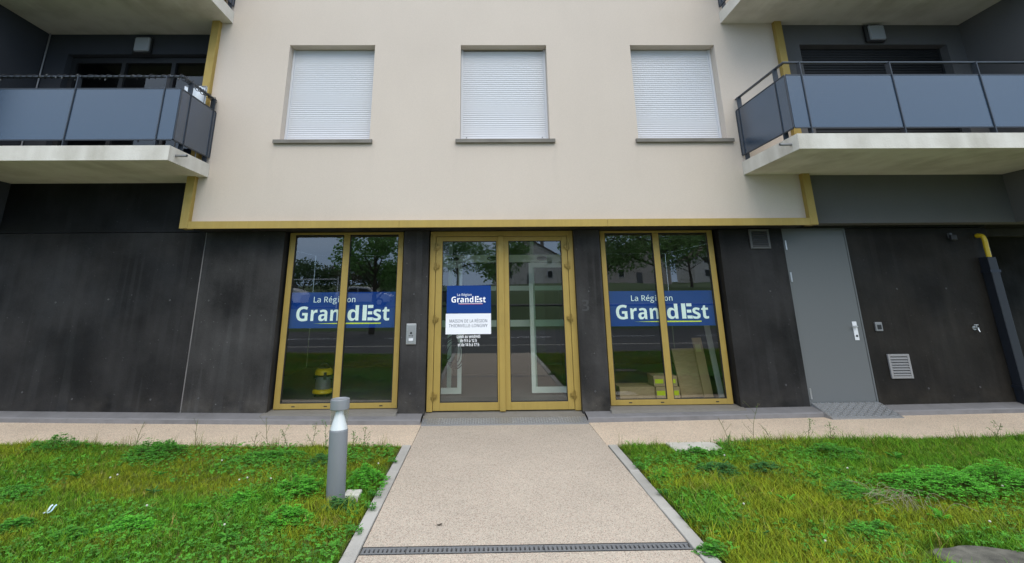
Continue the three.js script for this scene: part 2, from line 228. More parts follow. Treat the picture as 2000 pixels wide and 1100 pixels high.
// ------------------------------------------------------------------ the building
const B = thing('apartment_building', 'pale rendered apartment building on a dark concrete ground floor with gold frames', 'building');
const part = (name, geos, mat, parent = B) => mesh(name, geos, mat, parent);
{ // structure of the walls
  const wins = [[-3.57, -2.115, 4.13, 5.828], [-0.642, 0.834, 4.13, 5.828], [2.29, 3.765, 4.13, 5.828]];
  part('rendered_wall', [holed(-4.79, 4.85, 2.80, 9.6, wins, 0.01, 0.40)], M.render);
  part('wall_core', [box(-4.778, 4.836, 2.695, 2.798, -0.3, 0.403)], M.darkConcrete); part('wall_core', [holed(-4.79, 4.85, 2.80, 9.6, [], -0.3, 0.005)], M.darkConcrete);
  // gold profile round the pale wall
  part('gold_trim', [box(-4.905, -4.78, 2.69, 9.6, 0.3, 0.492)], M.gold);
  part('gold_trim', [box(4.838, 4.958, 2.69, 9.6, 0.3, 0.492)], M.gold);
  for (const [a, b] of [[-4.778, -1.562], [-1.559, 1.658], [1.661, 4.836]]) part('gold_trim', [box(a, b, 2.69, 2.796, 0.405, 0.490), box(a, b, 2.684, 2.69, 0.465, 0.497)], M.gold);
  // dark concrete panels of the ground floor, one by one
  const panel = (x0, x1, m, y0 = -0.4, y1 = 2.685, z1 = 0) => part('concrete_panel', [box(x0, x1, y0, y1, -0.28, z1)], m);
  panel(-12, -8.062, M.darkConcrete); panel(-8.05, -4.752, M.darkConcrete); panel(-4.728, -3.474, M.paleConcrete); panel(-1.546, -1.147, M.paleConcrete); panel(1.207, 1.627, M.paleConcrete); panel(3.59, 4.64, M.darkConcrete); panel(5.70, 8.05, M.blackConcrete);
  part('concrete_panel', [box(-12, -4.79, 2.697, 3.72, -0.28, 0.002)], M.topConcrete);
  part('panel_joint', [box(-4.752, -4.728, -0.4, 2.685, -0.28, -0.012)], M.plinth);
  part('concrete_panel', [box(3.59, 8.05, 2.70, 2.75, -0.28, 0)], M.darkConcrete);
  part('concrete_panel', [box(-3.474, 3.59, 2.70, 2.716, -0.28, -0.06)], M.darkConcrete);
  for (const [a, c, y] of [[-3.474, -1.546, -0.027], [1.627, 3.59, -0.027], [-1.147, 1.207, -0.11], [4.64, 5.70, 0]]) part('concrete_panel', [box(a, c, -0.4, y, -0.28, -0.004)], M.darkConcrete);
  // loggia walls
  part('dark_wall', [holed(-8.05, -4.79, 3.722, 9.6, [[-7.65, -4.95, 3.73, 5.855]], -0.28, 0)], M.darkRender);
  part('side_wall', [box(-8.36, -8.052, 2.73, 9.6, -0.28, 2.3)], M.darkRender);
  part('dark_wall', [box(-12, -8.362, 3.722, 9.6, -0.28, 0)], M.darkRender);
  part('grey_wall', [holed(4.96, 8.238, 2.728, 9.6, [[5.30, 7.93, 3.73, 5.863]], 0.06, 0.35), box(4.852, 4.958, 2.728, 9.6, 0.06, 0.298)], M.greyRender);
  part('side_wall', [box(8.24, 8.55, 2.728, 9.6, 0.06, 2.3)], M.greyRender);
  part('grey_wall', [box(8.552, 13, 2.728, 9.6, 0.06, 0.35)], M.greyRender);
  // recess at the far end under the grey wall
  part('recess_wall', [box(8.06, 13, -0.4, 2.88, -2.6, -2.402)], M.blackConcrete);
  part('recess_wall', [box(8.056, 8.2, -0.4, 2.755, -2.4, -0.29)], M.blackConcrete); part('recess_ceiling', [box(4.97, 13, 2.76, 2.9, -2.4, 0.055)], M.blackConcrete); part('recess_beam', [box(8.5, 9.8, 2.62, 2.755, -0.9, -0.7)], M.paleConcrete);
  // plinth strip with a sloping top
  const pl = [[-0.02, 0.001], [0.03, -0.002], [0.215, -0.034], [0.232, -0.048], [0.235, -0.16]];
  part('plinth', [strip(-12, -1.175, 60, pl)], M.plinth);
  part('plinth', [strip(1.238, 8.05, 50, pl)], M.plinth);
}
{ // shuttered windows of the first floor
  for (const [x0, x1, lift, s0, s1] of [[-3.57, -2.115, 0, 0.085, 0.05], [-0.642, 0.834, 0.055, 0.07, 0.078], [2.29, 3.765, 0, 0.05, 0.085]]) {
    const w = sub('shuttered_window', B), slats = [], pitch = 0.0375, y0 = 4.175 + lift;
    const n = Math.floor((5.826 - y0) / pitch), prof = [];
    for (let k = 0; k < n; k++) {                                      // curved slats hanging one on the other
      const y = y0 + k * pitch, pts = [[0, 0.0], [0.0015, 0.002], [0.0055, 0.009], [0.007, 0.018], [0.0055, 0.027], [0.0015, 0.0335], [0, 0.034], [-0.004, 0.034], [-0.004, 0]];
      slats.push(prism(pts.map(([z, t]) => [-(0.2 + z), y + t]), x1 - x0 - 0.06, 'x', x0 + 0.03));
      slats.push(box(x0 + 0.03, x1 - 0.03, y + 0.0341, y + 0.0374, 0.194, 0.1985));
    }
    part('roller_shutter', slats, M.white, w);
    part('bottom_bar', [rbox(x0 + 0.03, x1 - 0.03, 4.136 + lift, 4.172 + lift, 0.188, 0.214, 0.004)], M.white, w);
    part('guide_rail', [rbox(x0 + 0.001, x0 + 0.036, 4.131, 5.826, 0.175, 0.226, 0.003)], M.white, w);
    part('guide_rail', [rbox(x1 - 0.036, x1 - 0.001, 4.131, 5.826, 0.175, 0.226, 0.003)], M.white, w);
    if (lift) part('window_frame', [box(x0 + 0.036, x1 - 0.036, 4.131, 4.187, 0.15, 0.2)], M.white, w);
    part('window_back', [box(x0 + 0.036, x1 - 0.036, 4.19, 5.826, 0.12, 0.15)], M.black, w);
    for (const t of [0.07, 0.93]) part('stop_button', [cyl(V3(lerp(x0, x1, t), 4.154 + lift, 0.213), V3(lerp(x0, x1, t), 4.154 + lift, 0.224), 0.012, 0.01, 12)], M.zinc, w);
    part('window_sill', [prism([[-0.12, 4.132], [-0.452, 4.118], [-0.462, 4.110], [-0.462, 4.056], [-0.40, 4.056], [-0.12, 4.10]].map(([z, y]) => [z, y]), x1 - x0 + s0 + s1, 'x', x0 - s0)], M.sill, w);
  }
}
{ // ground floor windows
  const win = (x0, x1, xs, e0, e1) => {
    const w = sub('shop_window', B), z0 = -0.2, z1 = -0.135, y0 = 0.05, y1 = 2.688, xm = (xs[0] + xs[1]) / 2;
    part('window_frame', [rbox(x0, xs[2], y0, y1, z0, z1, 0.004), rbox(xs[3], x1, y0, y1, z0, z1, 0.004), rbox(xs[2], xs[3], y0, 0.128, z0, z1 - 0.001, 0.004), rbox(xs[2], xs[3], 2.652, y1, z0, z1 - 0.001, 0.004)], M.gold, w);
    part('mullion', [rbox(xs[0], xs[1], 0.128, 2.652, z0, z1 - 0.0015, 0.004)], M.gold, w);
    for (const [a, b] of [[xs[2], xs[0]], [xs[1], xs[3]]]) {
      part('glass_pane', [new THREE.PlaneGeometry(b - a, 2.524).translate((a + b) / 2, 1.39, -0.168)], M.glass, w);
      part('gasket', [box(a, a + 0.009, 0.128, 2.652, -0.166, -0.140), box(b - 0.009, b, 0.128, 2.652, -0.166, -0.140), box(a + 0.009, b - 0.009, 0.128, 0.137, -0.166, -0.140), box(a + 0.009, b - 0.009, 2.643, 2.652, -0.166, -0.140)], M.gasket, w);
    }
    for (const t of [0.16, 0.42, 0.87]) part('drain_slot', [rbox(lerp(x0, x1, t) - 0.025, lerp(x0, x1, t) + 0.025, 0.08, 0.094, z1 - 0.002, z1 + 0.004, 0.003)], M.gasket, w);
    part('window_sill', [prism([[0.3, 0.048], [-0.09, 0.030], [-0.108, 0.026], [-0.108, -0.026], [0.3, -0.026]], e1 - e0, 'x', e0)], M.sill, w);
  };
  win(-3.435, -1.578, [-2.556, -2.452, -3.342, -1.660], -3.52, -1.55);
  win(1.668, 3.545, [2.540, 2.642, 1.745, 3.455], 1.615, 3.62);
}
{ // entrance: two glazed leaves in gold
  const d = sub('entrance_door', B), z0 = -0.16, z1 = -0.095;
  part('door_frame', [rbox(-1.13, -1.04, 0.0, 2.688, -0.19, -0.085, 0.004), rbox(1.112, 1.205, 0.0, 2.688, -0.19, -0.085, 0.004), rbox(-1.04, 1.112, 2.607, 2.688, -0.19, -0.087, 0.004)], M.gold, d);
  const leaf = (a, b, g0, g1) => {
    part('door_leaf', [rbox(a, g0, 0.012, 2.6, z0, z1, 0.004), rbox(g1, b, 0.012, 2.6, z0, z1, 0.004), rbox(g0, g1, 0.012, 0.122, z0, z1 - 0.001, 0.004), rbox(g0, g1, 2.53, 2.6, z0, z1 - 0.001, 0.004)], M.gold, d);
    part('glass_pane', [new THREE.PlaneGeometry(g1 - g0, 2.408).translate((g0 + g1) / 2, 1.326, -0.13)], M.glass, d);
    part('gasket', [box(g0, g0 + 0.01, 0.122, 2.53, -0.128, -0.1), box(g1 - 0.01, g1, 0.122, 2.53, -0.128, -0.1), box(g0 + 0.01, g1 - 0.01, 0.122, 0.132, -0.128, -0.1), box(g0 + 0.01, g1 - 0.01, 2.52, 2.53, -0.128, -0.1)], M.gasket, d);
  };
  leaf(-1.034, 0.016, -0.930, -0.052); leaf(0.024, 1.107, 0.145, 1.010);
  part('meeting_stile', [rbox(-0.025, 0.065, 0.0, 2.604, -0.094, -0.066, 0.005)], M.gold, d);
  for (const s of [-1, 1]) for (const y of [2.43, 2.127, 1.32, 0.215]) {
    const x = s < 0 ? -1.035 : 1.110;
    part('hinge', [cyl(V3(x, y - 0.058, -0.062), V3(x, y + 0.058, -0.062), 0.013, 0.013, 14), cyl(V3(x, y - 0.066, -0.062), V3(x, y - 0.058, -0.062), 0.010), cyl(V3(x, y + 0.058, -0.062), V3(x, y + 0.066, -0.062), 0.010), rbox(x - (s < 0 ? 0.01 : 0.06), x + (s < 0 ? 0.06 : 0.01), y - 0.022, y + 0.028, -0.092, -0.062, 0.004), rbox(x - 0.035, x + 0.035, y - 0.045, y - 0.005, -0.086, -0.070, 0.003)], M.hinge, d);
  }
}
{ // grey service door
  const d = sub('service_door', B);
  part('door_frame', [box(4.645, 4.675, 0.03, 2.69, -0.06, -0.006), box(5.675, 5.698, 0.03, 2.69, -0.06, -0.006), box(4.675, 5.675, 2.67, 2.69, -0.06, -0.006)], M.doorGrey, d);
  part('door_leaf', [rbox(4.679, 5.672, 0.04, 2.666, -0.06, -0.014, 0.003)], M.doorGrey, d);
  part('door_core', [box(4.641, 5.699, 0.0, 2.699, -0.12, -0.062)], M.black, d);
  const h = part('handle_plate', [rbox(5.522, 5.592, 0.955, 1.232, -0.014, -0.002, 0.006)], M.whitePlastic, d);
  part('lever', [cyl(V3(5.557, 1.16, -0.002), V3(5.557, 1.16, 0.045), 0.011), rbox(5.48, 5.57, 1.148, 1.172, 0.036, 0.056, 0.009)], M.steel, h);
  part('lock_cylinder', [cyl(V3(5.557, 1.02, -0.003), V3(5.557, 1.02, 0.006), 0.016)], M.black, h);
  for (const y of [2.42, 1.915, 0.205]) part('hinge', [cyl(V3(4.678, y - 0.075, -0.002), V3(4.678, y + 0.075, -0.002), 0.014, 0.014, 12)], M.steel, d);
}
// ------------------------------------------------------------------ balconies
function balcony(xe, dir, zf, yb, xFar, posts, sidePosts, full) {        // xe: the free end, dir: where the balcony runs from it, zf: front of the slab
  const b = sub('balcony', B), yt = yb + 0.212, X = (t) => xe + dir * t, bx = (a, c, ...r) => box(Math.min(a, c), Math.max(a, c), ...r);
  const lo = Math.min(xe, xFar), hi = Math.max(xe, xFar);
  // the slab: a raised kerb along the front and a drip groove below
  const zback = full ? (dir < 0 ? -0.2 : 0.07) : -0.2;
  const wallX = dir < 0 ? -4.912 : 4.965;
  const zw = dir < 0 ? 0.004 : 0.354, s = new THREE.Shape([[xe, -0.405], [wallX, -0.405], [wallX, -zw], [xFar, -zw], [xFar, -zf], [xe, -zf]].map((p) => new THREE.Vector2(...p)));
  part('slab', [new THREE.ExtrudeGeometry(s, { depth: 0.196, bevelEnabled: true, bevelSize: 0.0, bevelThickness: 0.008, bevelOffset: 0, bevelSegments: 2 }).rotateX(-Math.PI / 2).translate(0, yb + 0.008, 0)], M.slab, b);
  const top = yb + 1.29, pz = zf - 0.115, px = X(0.06);
  const postAt = (x, z, along) => part('post', [along === 'x' ? box(x - 0.007, x + 0.007, yt - 0.0, top, z - 0.022, z + 0.062) : box(Math.min(x + dir * 0.022, xe + dir * 0.008), Math.max(x + dir * 0.022, xe + dir * 0.008), yt, top, z - 0.007, z + 0.007), box(x - 0.04, x + 0.04, yt, yt + 0.012, z - 0.04, z + 0.04)], M.anthracite, b);
  for (const x of posts) postAt(x, pz, 'x');
  for (const z of sidePosts) postAt(px, z, 'z');
  part('handrail', [rbox(Math.min(px, xFar) - (dir > 0 ? 0.022 : 0), Math.max(px, xFar) + (dir < 0 ? 0.022 : 0), top, top + 0.022, pz - 0.024, pz + 0.024, 0.006)], M.rail, b);
  part('handrail', [rbox(px - 0.024, px + 0.024, top + 0.0005, top + 0.0215, 0.41, pz - 0.025, 0.006)], M.rail, b);
  const y0 = yt + 0.10, y1 = yt + 0.885, gz = zf - 0.072, gx = X(0.022);
  const xs = [gx, ...posts, xFar];
  for (let i = 0; i < xs.length - 1; i++) {
    const a = Math.min(xs[i], xs[i + 1]) + 0.0085, c = Math.max(xs[i], xs[i + 1]) - 0.0085;
    const g = part('glass_panel', [box(a, c, y0 + 0.012, y1 - 0.012, gz - 0.004, gz + 0.004)], M.smoked, b);
    part('panel_rail', [box(a, c, y0 - 0.004, y0 + 0.012, gz - 0.009, gz + 0.009)], M.anthracite, g); part('panel_rail', [box(a, c, y1 - 0.012, y1 + 0.004, gz - 0.009, gz + 0.009)], M.anthracite, g);
  }
  const g = part('glass_panel', [box(gx - 0.004, gx + 0.004, y0 + 0.012, y1 - 0.012, 0.43, gz - 0.02)], M.smoked, b);
  part('panel_rail', [box(gx - 0.009, gx + 0.009, y0 - 0.004, y0 + 0.012, 0.43, gz - 0.02), box(gx - 0.009, gx + 0.009, y1 - 0.012, y1 + 0.004, 0.43, gz - 0.02), box(gx - 0.009, gx + 0.009, y0 + 0.012, y1 - 0.012, gz - 0.02, gz - 0.002), box(gx - 0.009, gx + 0.009, y0 + 0.012, y1 - 0.012, 0.41, 0.43)], M.anthracite, g);
  if (full) { const s = [V3(xe - dir * -0.03, yb + 0.105, zf - 0.17), V3(xe - dir * 0.17, yb + 0.1, zf - 0.15)]; const t = tube([s[0].toArray(), s[0].clone().lerp(s[1], 0.5).toArray(), s[1].toArray()], 0.019, 8, 12); part('drain_spout', [t], M.zinc, b); }
  return b;
}
const balL = balcony(-4.628, -1, 1.487, 3.505, -8.045, [-4.885, -6.165, -7.45], [1.16, 0.5], true);
const balR = balcony(3.943, 1, 1.935, 3.508, 8.232, [4.197, 5.48, 6.73, 7.99], [1.61, 0.52], true);
balcony(-4.60, -1, 1.487, 6.245, -8.045, [-4.885, -6.165, -7.45], [1.16, 0.5], false);
balcony(3.93, 1, 1.935, 6.245, 8.232, [4.197, 5.48, 6.73, 7.99], [1.61, 0.52], false);
{ // doors behind the balconies
  const d = sub('balcony_door', B);
  part('door_frame', [box(-7.648, -7.56, 3.73, 5.85, -0.2, -0.12), box(-5.03, -4.952, 3.73, 5.85, -0.2, -0.12), box(-7.56, -5.03, 5.74, 5.85, -0.2, -0.12), box(-7.56, -5.03, 3.73, 3.85, -0.2, -0.12), box(-6.75, -6.68, 3.85, 5.74, -0.2, -0.12), box(-5.86, -5.79, 3.85, 5.74, -0.2, -0.12)], M.black, d);
  for (const [a, b] of [[-7.56, -6.75], [-6.68, -5.86], [-5.79, -5.03]]) part('glass_pane', [new THREE.PlaneGeometry(b - a, 1.89).translate((a + b) / 2, 4.795, -0.17)], phys({ color: rgb(0.4, 0.45, 0.48), roughness: 0.02, transmission: 1, thickness: 0, ior: 1.6 }), d);
  part('room', [box(-7.7, -4.9, 3.6, 5.9, -2.2, -2.1), box(-7.72, -7.7, 3.6, 5.9, -2.1, -0.3), box(-4.9, -4.88, 3.6, 5.9, -2.1, -0.3), box(-7.7, -4.9, 5.87, 5.9, -2.1, -0.3), box(-7.7, -4.9, 3.6, 3.72, -2.1, -0.3)], M.black, d);
  const w = sub('balcony_door', B), sl = [];
  for (let y = 3.74; y < 5.85; y += 0.05) sl.push(prism([[-0.175, y], [-0.186, y + 0.012], [-0.186, y + 0.034], [-0.175, y + 0.046]], 2.55, 'x', 5.34));
  part('roller_shutter', [...sl, box(5.34, 7.89, 3.74, 5.85, 0.16, 0.172)], M.black, w);
  part('guide_rail', [box(5.302, 5.34, 3.731, 5.861, 0.14, 0.2), box(7.89, 7.928, 3.731, 5.861, 0.14, 0.2)], M.black, w);
}
{ // rooms behind the ground floor glass
  const r = sub('interior', B);
  part('room_floor', [box(-4.7, 4.6, -0.1, -0.012, -5.5, -0.284)], M.interiorFloor, r);
  part('floor_mat', [box(-1.1, 1.1, -0.010, -0.002, -1.25, -0.3)], M.cover, r);
  part('room_ceiling', [box(-4.7, 4.6, 2.72, 2.8, -5.5, -0.302)], M.interior, r);
  part('room_wall', [box(-4.7, 4.6, -0.1, 2.72, -5.6, -5.502), box(-4.8, -4.702, -0.1, 2.72, -5.5, -0.284), box(4.602, 4.64, -0.1, 2.72, -5.5, -0.284), box(-1.42, -1.32, -0.1, 2.72, -3.2, -0.284), box(1.38, 1.48, -0.1, 2.72, -3.2, -0.284)], M.interior, r);
  const v = sub('sliding_door', B), zc = -1.44, fr = std(rgb(0.78, 0.83, 0.78), 0.5);
  part('door_frame', [rbox(-1.31, 1.37, 2.27, 2.40, zc - 0.06, zc + 0.06, 0.004), rbox(-1.31, -1.24, 0, 2.27, zc - 0.04, zc + 0.04, 0.004), rbox(1.3, 1.37, 0, 2.27, zc - 0.04, zc + 0.04, 0.004)], fr, v);
  const leaf = (a, b) => { part('door_leaf', [rbox(a, a + 0.075, 0.02, 2.26, zc - 0.02, zc + 0.02, 0.004), rbox(b - 0.075, b, 0.02, 2.26, zc - 0.02, zc + 0.02, 0.004), rbox(a + 0.075, b - 0.075, 0.02, 0.12, zc - 0.019, zc + 0.019, 0.004), rbox(a + 0.075, b - 0.075, 2.17, 2.26, zc - 0.019, zc + 0.019, 0.004)], fr, v); part('glass_pane', [new THREE.PlaneGeometry(b - a - 0.15, 2.05).translate((a + b) / 2, 1.145, zc)], M.innerGlass, v); };
  leaf(-1.23, -0.66); leaf(0.58, 1.29);
  part('transom_light', [new THREE.PlaneGeometry(2.68, 0.3).translate(0.03, 2.56, zc)], M.innerGlass, v);
  for (const x of [-0.82, -0.1, 0.83]) part('sensor', [new THREE.SphereGeometry(1, 20, 12).scale(0.1, 0.04, 0.03).translate(x, 2.335, zc + 0.065)], M.black, v);
  // the glazed back of the lobby with pale frames
  const w = sub('lobby_screen', B), zb = -1.95;
  part('screen_frame', [rbox(-1.31, 1.37, 1.76, 1.85, zb - 0.03, zb + 0.03, 0.004), rbox(-1.31, 1.37, 1.10, 1.22, zb - 0.03, zb + 0.03, 0.004), rbox(0.66, 0.73, 0, 2.7, zb - 0.029, zb + 0.029, 0.004), rbox(-0.95, -0.87, 0, 2.7, zb - 0.029, zb + 0.029, 0.004)], fr, w);
}
// ------------------------------------------------------------------ things fixed to the building
const font = await new FontLoader().loadAsync('fonts/droid/droid_sans_bold.typeface.json');
function lettering(text, size, depth = 0.002) { const g = new TextGeometry(text, { font, size, depth, curveSegments: 4, bevelEnabled: false }); g.computeBoundingBox(); return g.translate(-(g.boundingBox.min.x + g.boundingBox.max.x) / 2, 0, 0); }
function wallLamp(x, y, z, w, label) {
  const t = thing('wall_lamp', label, 'wall lamp', [x, y, z], 'bulkhead lamps above the balconies');
  mesh('lamp_body', [rbox(-w / 2, w / 2, -w / 2, w / 2, 0, 0.075, 0.05, 4)], M.black, t);
  mesh('diffuser', [rbox(-w / 2 + 0.05, w / 2 - 0.012, -w / 2 + 0.03, w / 2 - 0.03, 0.05, 0.115, 0.05, 4)], std(rgb(0.32, 0.34, 0.37), 0.35), t);
}
wallLamp(-6.33, 6.005, 0.002, 0.33, 'square bulkhead lamp with pale diffuser on the dark wall above the left balcony');
wallLamp(6.64, 6.05, 0.352, 0.34, 'square bulkhead lamp with pale diffuser on the grey wall above the right balcony');
function ventGrille(x0, x1, y0, y1, n, label, mat) {
  const t = thing('vent_grille', label, 'vent', [(x0 + x1) / 2, (y0 + y1) / 2, 0.001]), w = (x1 - x0) / 2, h = (y1 - y0) / 2;
  mesh('frame', [rbox(-w, -w + 0.035, -h, h, 0, 0.03, 0.005), rbox(w - 0.035, w, -h, h, 0, 0.03, 0.005), rbox(-w + 0.035, w - 0.035, -h, -h + 0.035, 0, 0.029, 0.005), rbox(-w + 0.035, w - 0.035, h - 0.035, h, 0, 0.029, 0.005)], mat, t);
  mesh('back_plate', [box(-w + 0.035, w - 0.035, -h + 0.035, h - 0.035, 0.0, 0.003)], M.black, t);
  const g = new THREE.BoxGeometry(2 * w - 0.07, 0.004, 0.042).rotateX(0.75), p = (2 * h - 0.08) / n;
  metreUV(flat(g));
  for (let k = 0; k < n; k++) { const m = new THREE.Mesh(metreUV(flat(g)), mat); m.name = 'louvre'; m.position.set(0, -h + 0.04 + p * (k + 0.5), 0.018); m.castShadow = m.receiveShadow = true; t.add(m); }
}
ventGrille(5.955, 6.290, 0.405, 0.752, 7, 'pale grey louvred vent low on the dark wall beyond the grey door', std(rgb(0.25, 0.25, 0.255), 0.6));
ventGrille(4.083, 4.412, 2.366, 2.682, 7, 'dark grey louvred vent high between the right shop window and the grey door', std(rgb(0.10, 0.10, 0.10), 0.6));
{
  const t = thing('intercom', 'steel door intercom panel on the dark pillar left of the entrance', 'intercom', [-1.380, 1.112, 0.001]);
  mesh('face_plate', [rbox(-0.078, 0.078, -0.152, 0.152, 0, 0.026, 0.01, 3)], M.steel, t);
  mesh('inset', [rbox(-0.05, 0.05, -0.115, 0.12, 0.026, 0.031, 0.004)], std(rgb(0.36, 0.37, 0.38), 0.4, { metalness: 0.6 }), t);
  mesh('camera_eye', [new THREE.SphereGeometry(0.017, 16, 10).scale(1, 1, 0.6).translate(0, 0.015, 0.033)], M.black, t);
  for (const x of [-0.025, 0, 0.025]) mesh('button', [cyl(V3(x, -0.025, 0.030), V3(x, -0.025, 0.036), 0.008, 0.007, 12)], M.black, t);
  mesh('name_plate', [rbox(-0.034, 0.034, -0.098, -0.062, 0.030, 0.035, 0.003)], M.whitePlastic, t);
}
{
  const t = thing('key_switch', 'small square grey switch box beside the grey door', 'switch box', [5.912, 1.155, 0.001]);
  mesh('housing', [rbox(-0.055, 0.055, -0.067, 0.067, 0, 0.035, 0.008, 3)], M.zinc, t);
  mesh('key_cover', [rbox(-0.032, 0.032, -0.04, 0.028, 0.035, 0.043, 0.006)], M.black, t);
}
{
  const t = thing('water_tap', 'small metal water tap on the dark wall left of the pipe cover', 'tap', [7.44, 1.12, 0]);
  mesh('tap_body', [cyl(V3(0, 0, 0), V3(0, 0, 0.075), 0.013), cyl(V3(0, 0.0, 0.06), V3(0, -0.055, 0.085), 0.012, 0.010)], M.steel, t);
  mesh('wall_plate', [cyl(V3(0, 0, 0), V3(0, 0, 0.008), 0.032)], M.steel, t);
  mesh('handle', [cyl(V3(0, 0.0, 0.05), V3(0, 0.045, 0.05), 0.007), rbox(-0.035, 0.035, 0.04, 0.054, 0.042, 0.058, 0.006)], M.steel, t);
}
{
  const t = thing('floodlight', 'small grey outdoor light high on the dark wall near the yellow pipe', 'light', [7.41, 2.545, 0]);
  mesh('bracket', [box(-0.02, 0.02, -0.03, 0.05, 0, 0.05)], M.cover, t);
  mesh('lamp_head', [rbox(-0.05, 0.05, -0.07, 0.02, 0.05, 0.10, 0.015, 3)], M.black, t);
}
{
  const t = thing('gas_pipe', 'yellow gas pipe bending out of the dark wall into a black cover', 'pipe', [0, 0, 0]);
  mesh('yellow_pipe', [tube([[7.878, 2.545, -0.03], [7.878, 2.55, 0.04], [7.882, 2.535, 0.09], [7.884, 2.48, 0.11], [7.882, 2.36, 0.11], [7.88, 2.1, 0.11]], 0.035, 40, 14)], std(rgb(0.62, 0.43, 0.015), 0.4), t);
  mesh('pipe_cover', [rbox(7.80, 7.94, 0.02, 2.20, 0.004, 0.165, 0.012)], std(rgb(0.012, 0.015, 0.022), 0.5), t);
  mesh('clamp', [box(7.785, 7.955, 0.26, 0.30, 0.002, 0.172)], std(rgb(0.03, 0.036, 0.05), 0.4, { metalness: 0.5 }), t);
  mesh('clamp', [box(7.785, 7.955, 1.96, 2.0, 0.002, 0.172)], std(rgb(0.03, 0.036, 0.05), 0.4, { metalness: 0.5 }), t);
}
tag(mesh('corner_conduit', [cyl(V3(-8.015, 3.72, 0.035), V3(-8.015, 6.245, 0.035), 0.014, 0.014, 10)], M.zinc), 'thin pale conduit in the wall corner behind the left balcony', 'conduit');
tag(mesh('house_number', [lettering('3', 0.17, 0.004).translate(1.337, 1.425, 0.0005)], std(rgb(0.036, 0.036, 0.037), 0.55)), 'dark house number 3 on the pillar right of the entrance', 'house number');
M.tie = std(rgb(0.07, 0.07, 0.072), 0.9);
// formwork holes in the dark concrete
{
  const holes = [[-7.1, 0.35], [-6.35, 0.25], [-6.9, 1.62], [-6.1, 1.66], [-5.15, 1.64], [-5.2, 0.23], [-4.55, 1.63], [-4.5, 0.24], [-1.36, 1.70], [-1.37, 0.27], [1.40, 1.72], [1.41, 0.27], [4.3, 1.70], [4.32, 0.33], [6.35, 1.72], [6.5, 0.26], [7.15, 1.72], [7.3, 0.27]];
  for (const [x, y] of holes) part('tie_hole', [new THREE.TorusGeometry(0.010, 0.005, 6, 14).translate(x, y, 0.001), new THREE.CircleGeometry(0.011, 14).translate(x, y, 0.0012)], M.tie);
}
// ------------------------------------------------------------------ printed signs
function print(w, h, draw) { const c = document.createElement('canvas'); c.width = w; c.height = h; draw(c.getContext('2d'), w, h); const t = new THREE.CanvasTexture(c); t.colorSpace = THREE.SRGBColorSpace; return t; }
function fit(x, text, font, x0, x1, base, cap, color, baseScale) {      // text stretched to run from x0 to x1 with that capital height
  x.save(); x.font = font; x.fillStyle = color; x.textBaseline = 'alphabetic'; x.textAlign = 'left';
  const m = x.measureText(text), w = m.actualBoundingBoxRight + m.actualBoundingBoxLeft; x.translate(x0, base); x.scale((x1 - x0) / w, cap / baseScale); x.fillText(text, m.actualBoundingBoxLeft, 0); x.restore();
}
function logo(x, q, white, under) {                                     // q: places of the words, in pixels
  const bold = 'bold 100px sans-serif', cap = 71;
  for (const [t, a, b] of q.words) fit(x, t, bold, a, b, q.base, q.cap, white, cap);
  x.fillStyle = white; x.fillRect(q.bar[0], q.base - q.cap * 1.08, q.bar[1] - q.bar[0], q.cap * 1.08);
  const e = q.stubs, th = q.cap * 0.215;
  x.fillRect(e[0], q.base - q.cap * 1.08, e[1] - e[0], th); x.fillRect(e[0], q.base - q.cap * 0.63, (e[1] - e[0]) * 0.86, th); x.fillRect(e[0], q.base - th, e[1] - e[0], th);
  for (const [t, a, b] of q.small) fit(x, t, '100px sans-serif', a, b, q.smallBase, q.smallCap, white, cap);
  under(x);
}
const bannerPrint = print(1024, 332, (x, W, H) => {
  x.fillStyle = '#103c8a'; x.fillRect(0, 0, W, H);
  const f = (a) => a * W;
  logo(x, { words: [['Gran', f(0.06), f(0.472)], ['d', f(0.545), f(0.652)], ['st', f(0.79), f(0.945)]], bar: [f(0.688), f(0.728)], stubs: [f(0.738), f(0.788)], base: H * 0.80, cap: H * 0.40, small: [['La Rég', f(0.215), f(0.435)], ['i', f(0.447), f(0.457)], ['on', f(0.535), f(0.612)]], smallBase: H * 0.285, smallCap: H * 0.155 }, '#f4fbfa', () => {
    x.fillStyle = '#d9e04a'; x.beginPath(); x.moveTo(f(0.22), H * 0.875); x.lineTo(f(0.55), H * 0.855); x.lineTo(f(0.87), H * 0.862); x.lineTo(f(0.865), H * 0.895); x.lineTo(f(0.55), H * 0.895); x.fill();
  });
});
const posterPrint = print(1024, 620, (x, W, H) => {
  x.fillStyle = '#163d84'; x.fillRect(0, 0, W, H);
  const f = (a) => a * W;
  logo(x, { words: [['Grand', f(0.106), f(0.602)], ['st', f(0.732), f(0.882)]], bar: [f(0.638), f(0.668)], stubs: [f(0.678), f(0.725)], base: H * 0.61, cap: H * 0.205, small: [['La Région', f(0.235), f(0.56)]], smallBase: H * 0.375, smallCap: H * 0.085 }, '#ffffff', () => {
    x.fillStyle = '#ffffff'; x.fillRect(f(0.26), H * 0.648, f(0.55), H * 0.014); x.fillStyle = '#c8343a'; x.fillRect(f(0.29), H * 0.662, f(0.52), H * 0.016);
  });
});
const plainPrint = print(1024, 432, (x, W, H) => {
  x.fillStyle = '#eef0f6'; x.fillRect(0, 0, W, H);
  fit(x, 'MAISON DE LA RÉGION', '100px sans-serif', W * 0.085, W * 0.915, H * 0.435, H * 0.15, '#262d3f', 71);
  fit(x, 'THIONVILLE-LONGWY', '100px sans-serif', W * 0.07, W * 0.925, H * 0.665, H * 0.15, '#262d3f', 71);
});
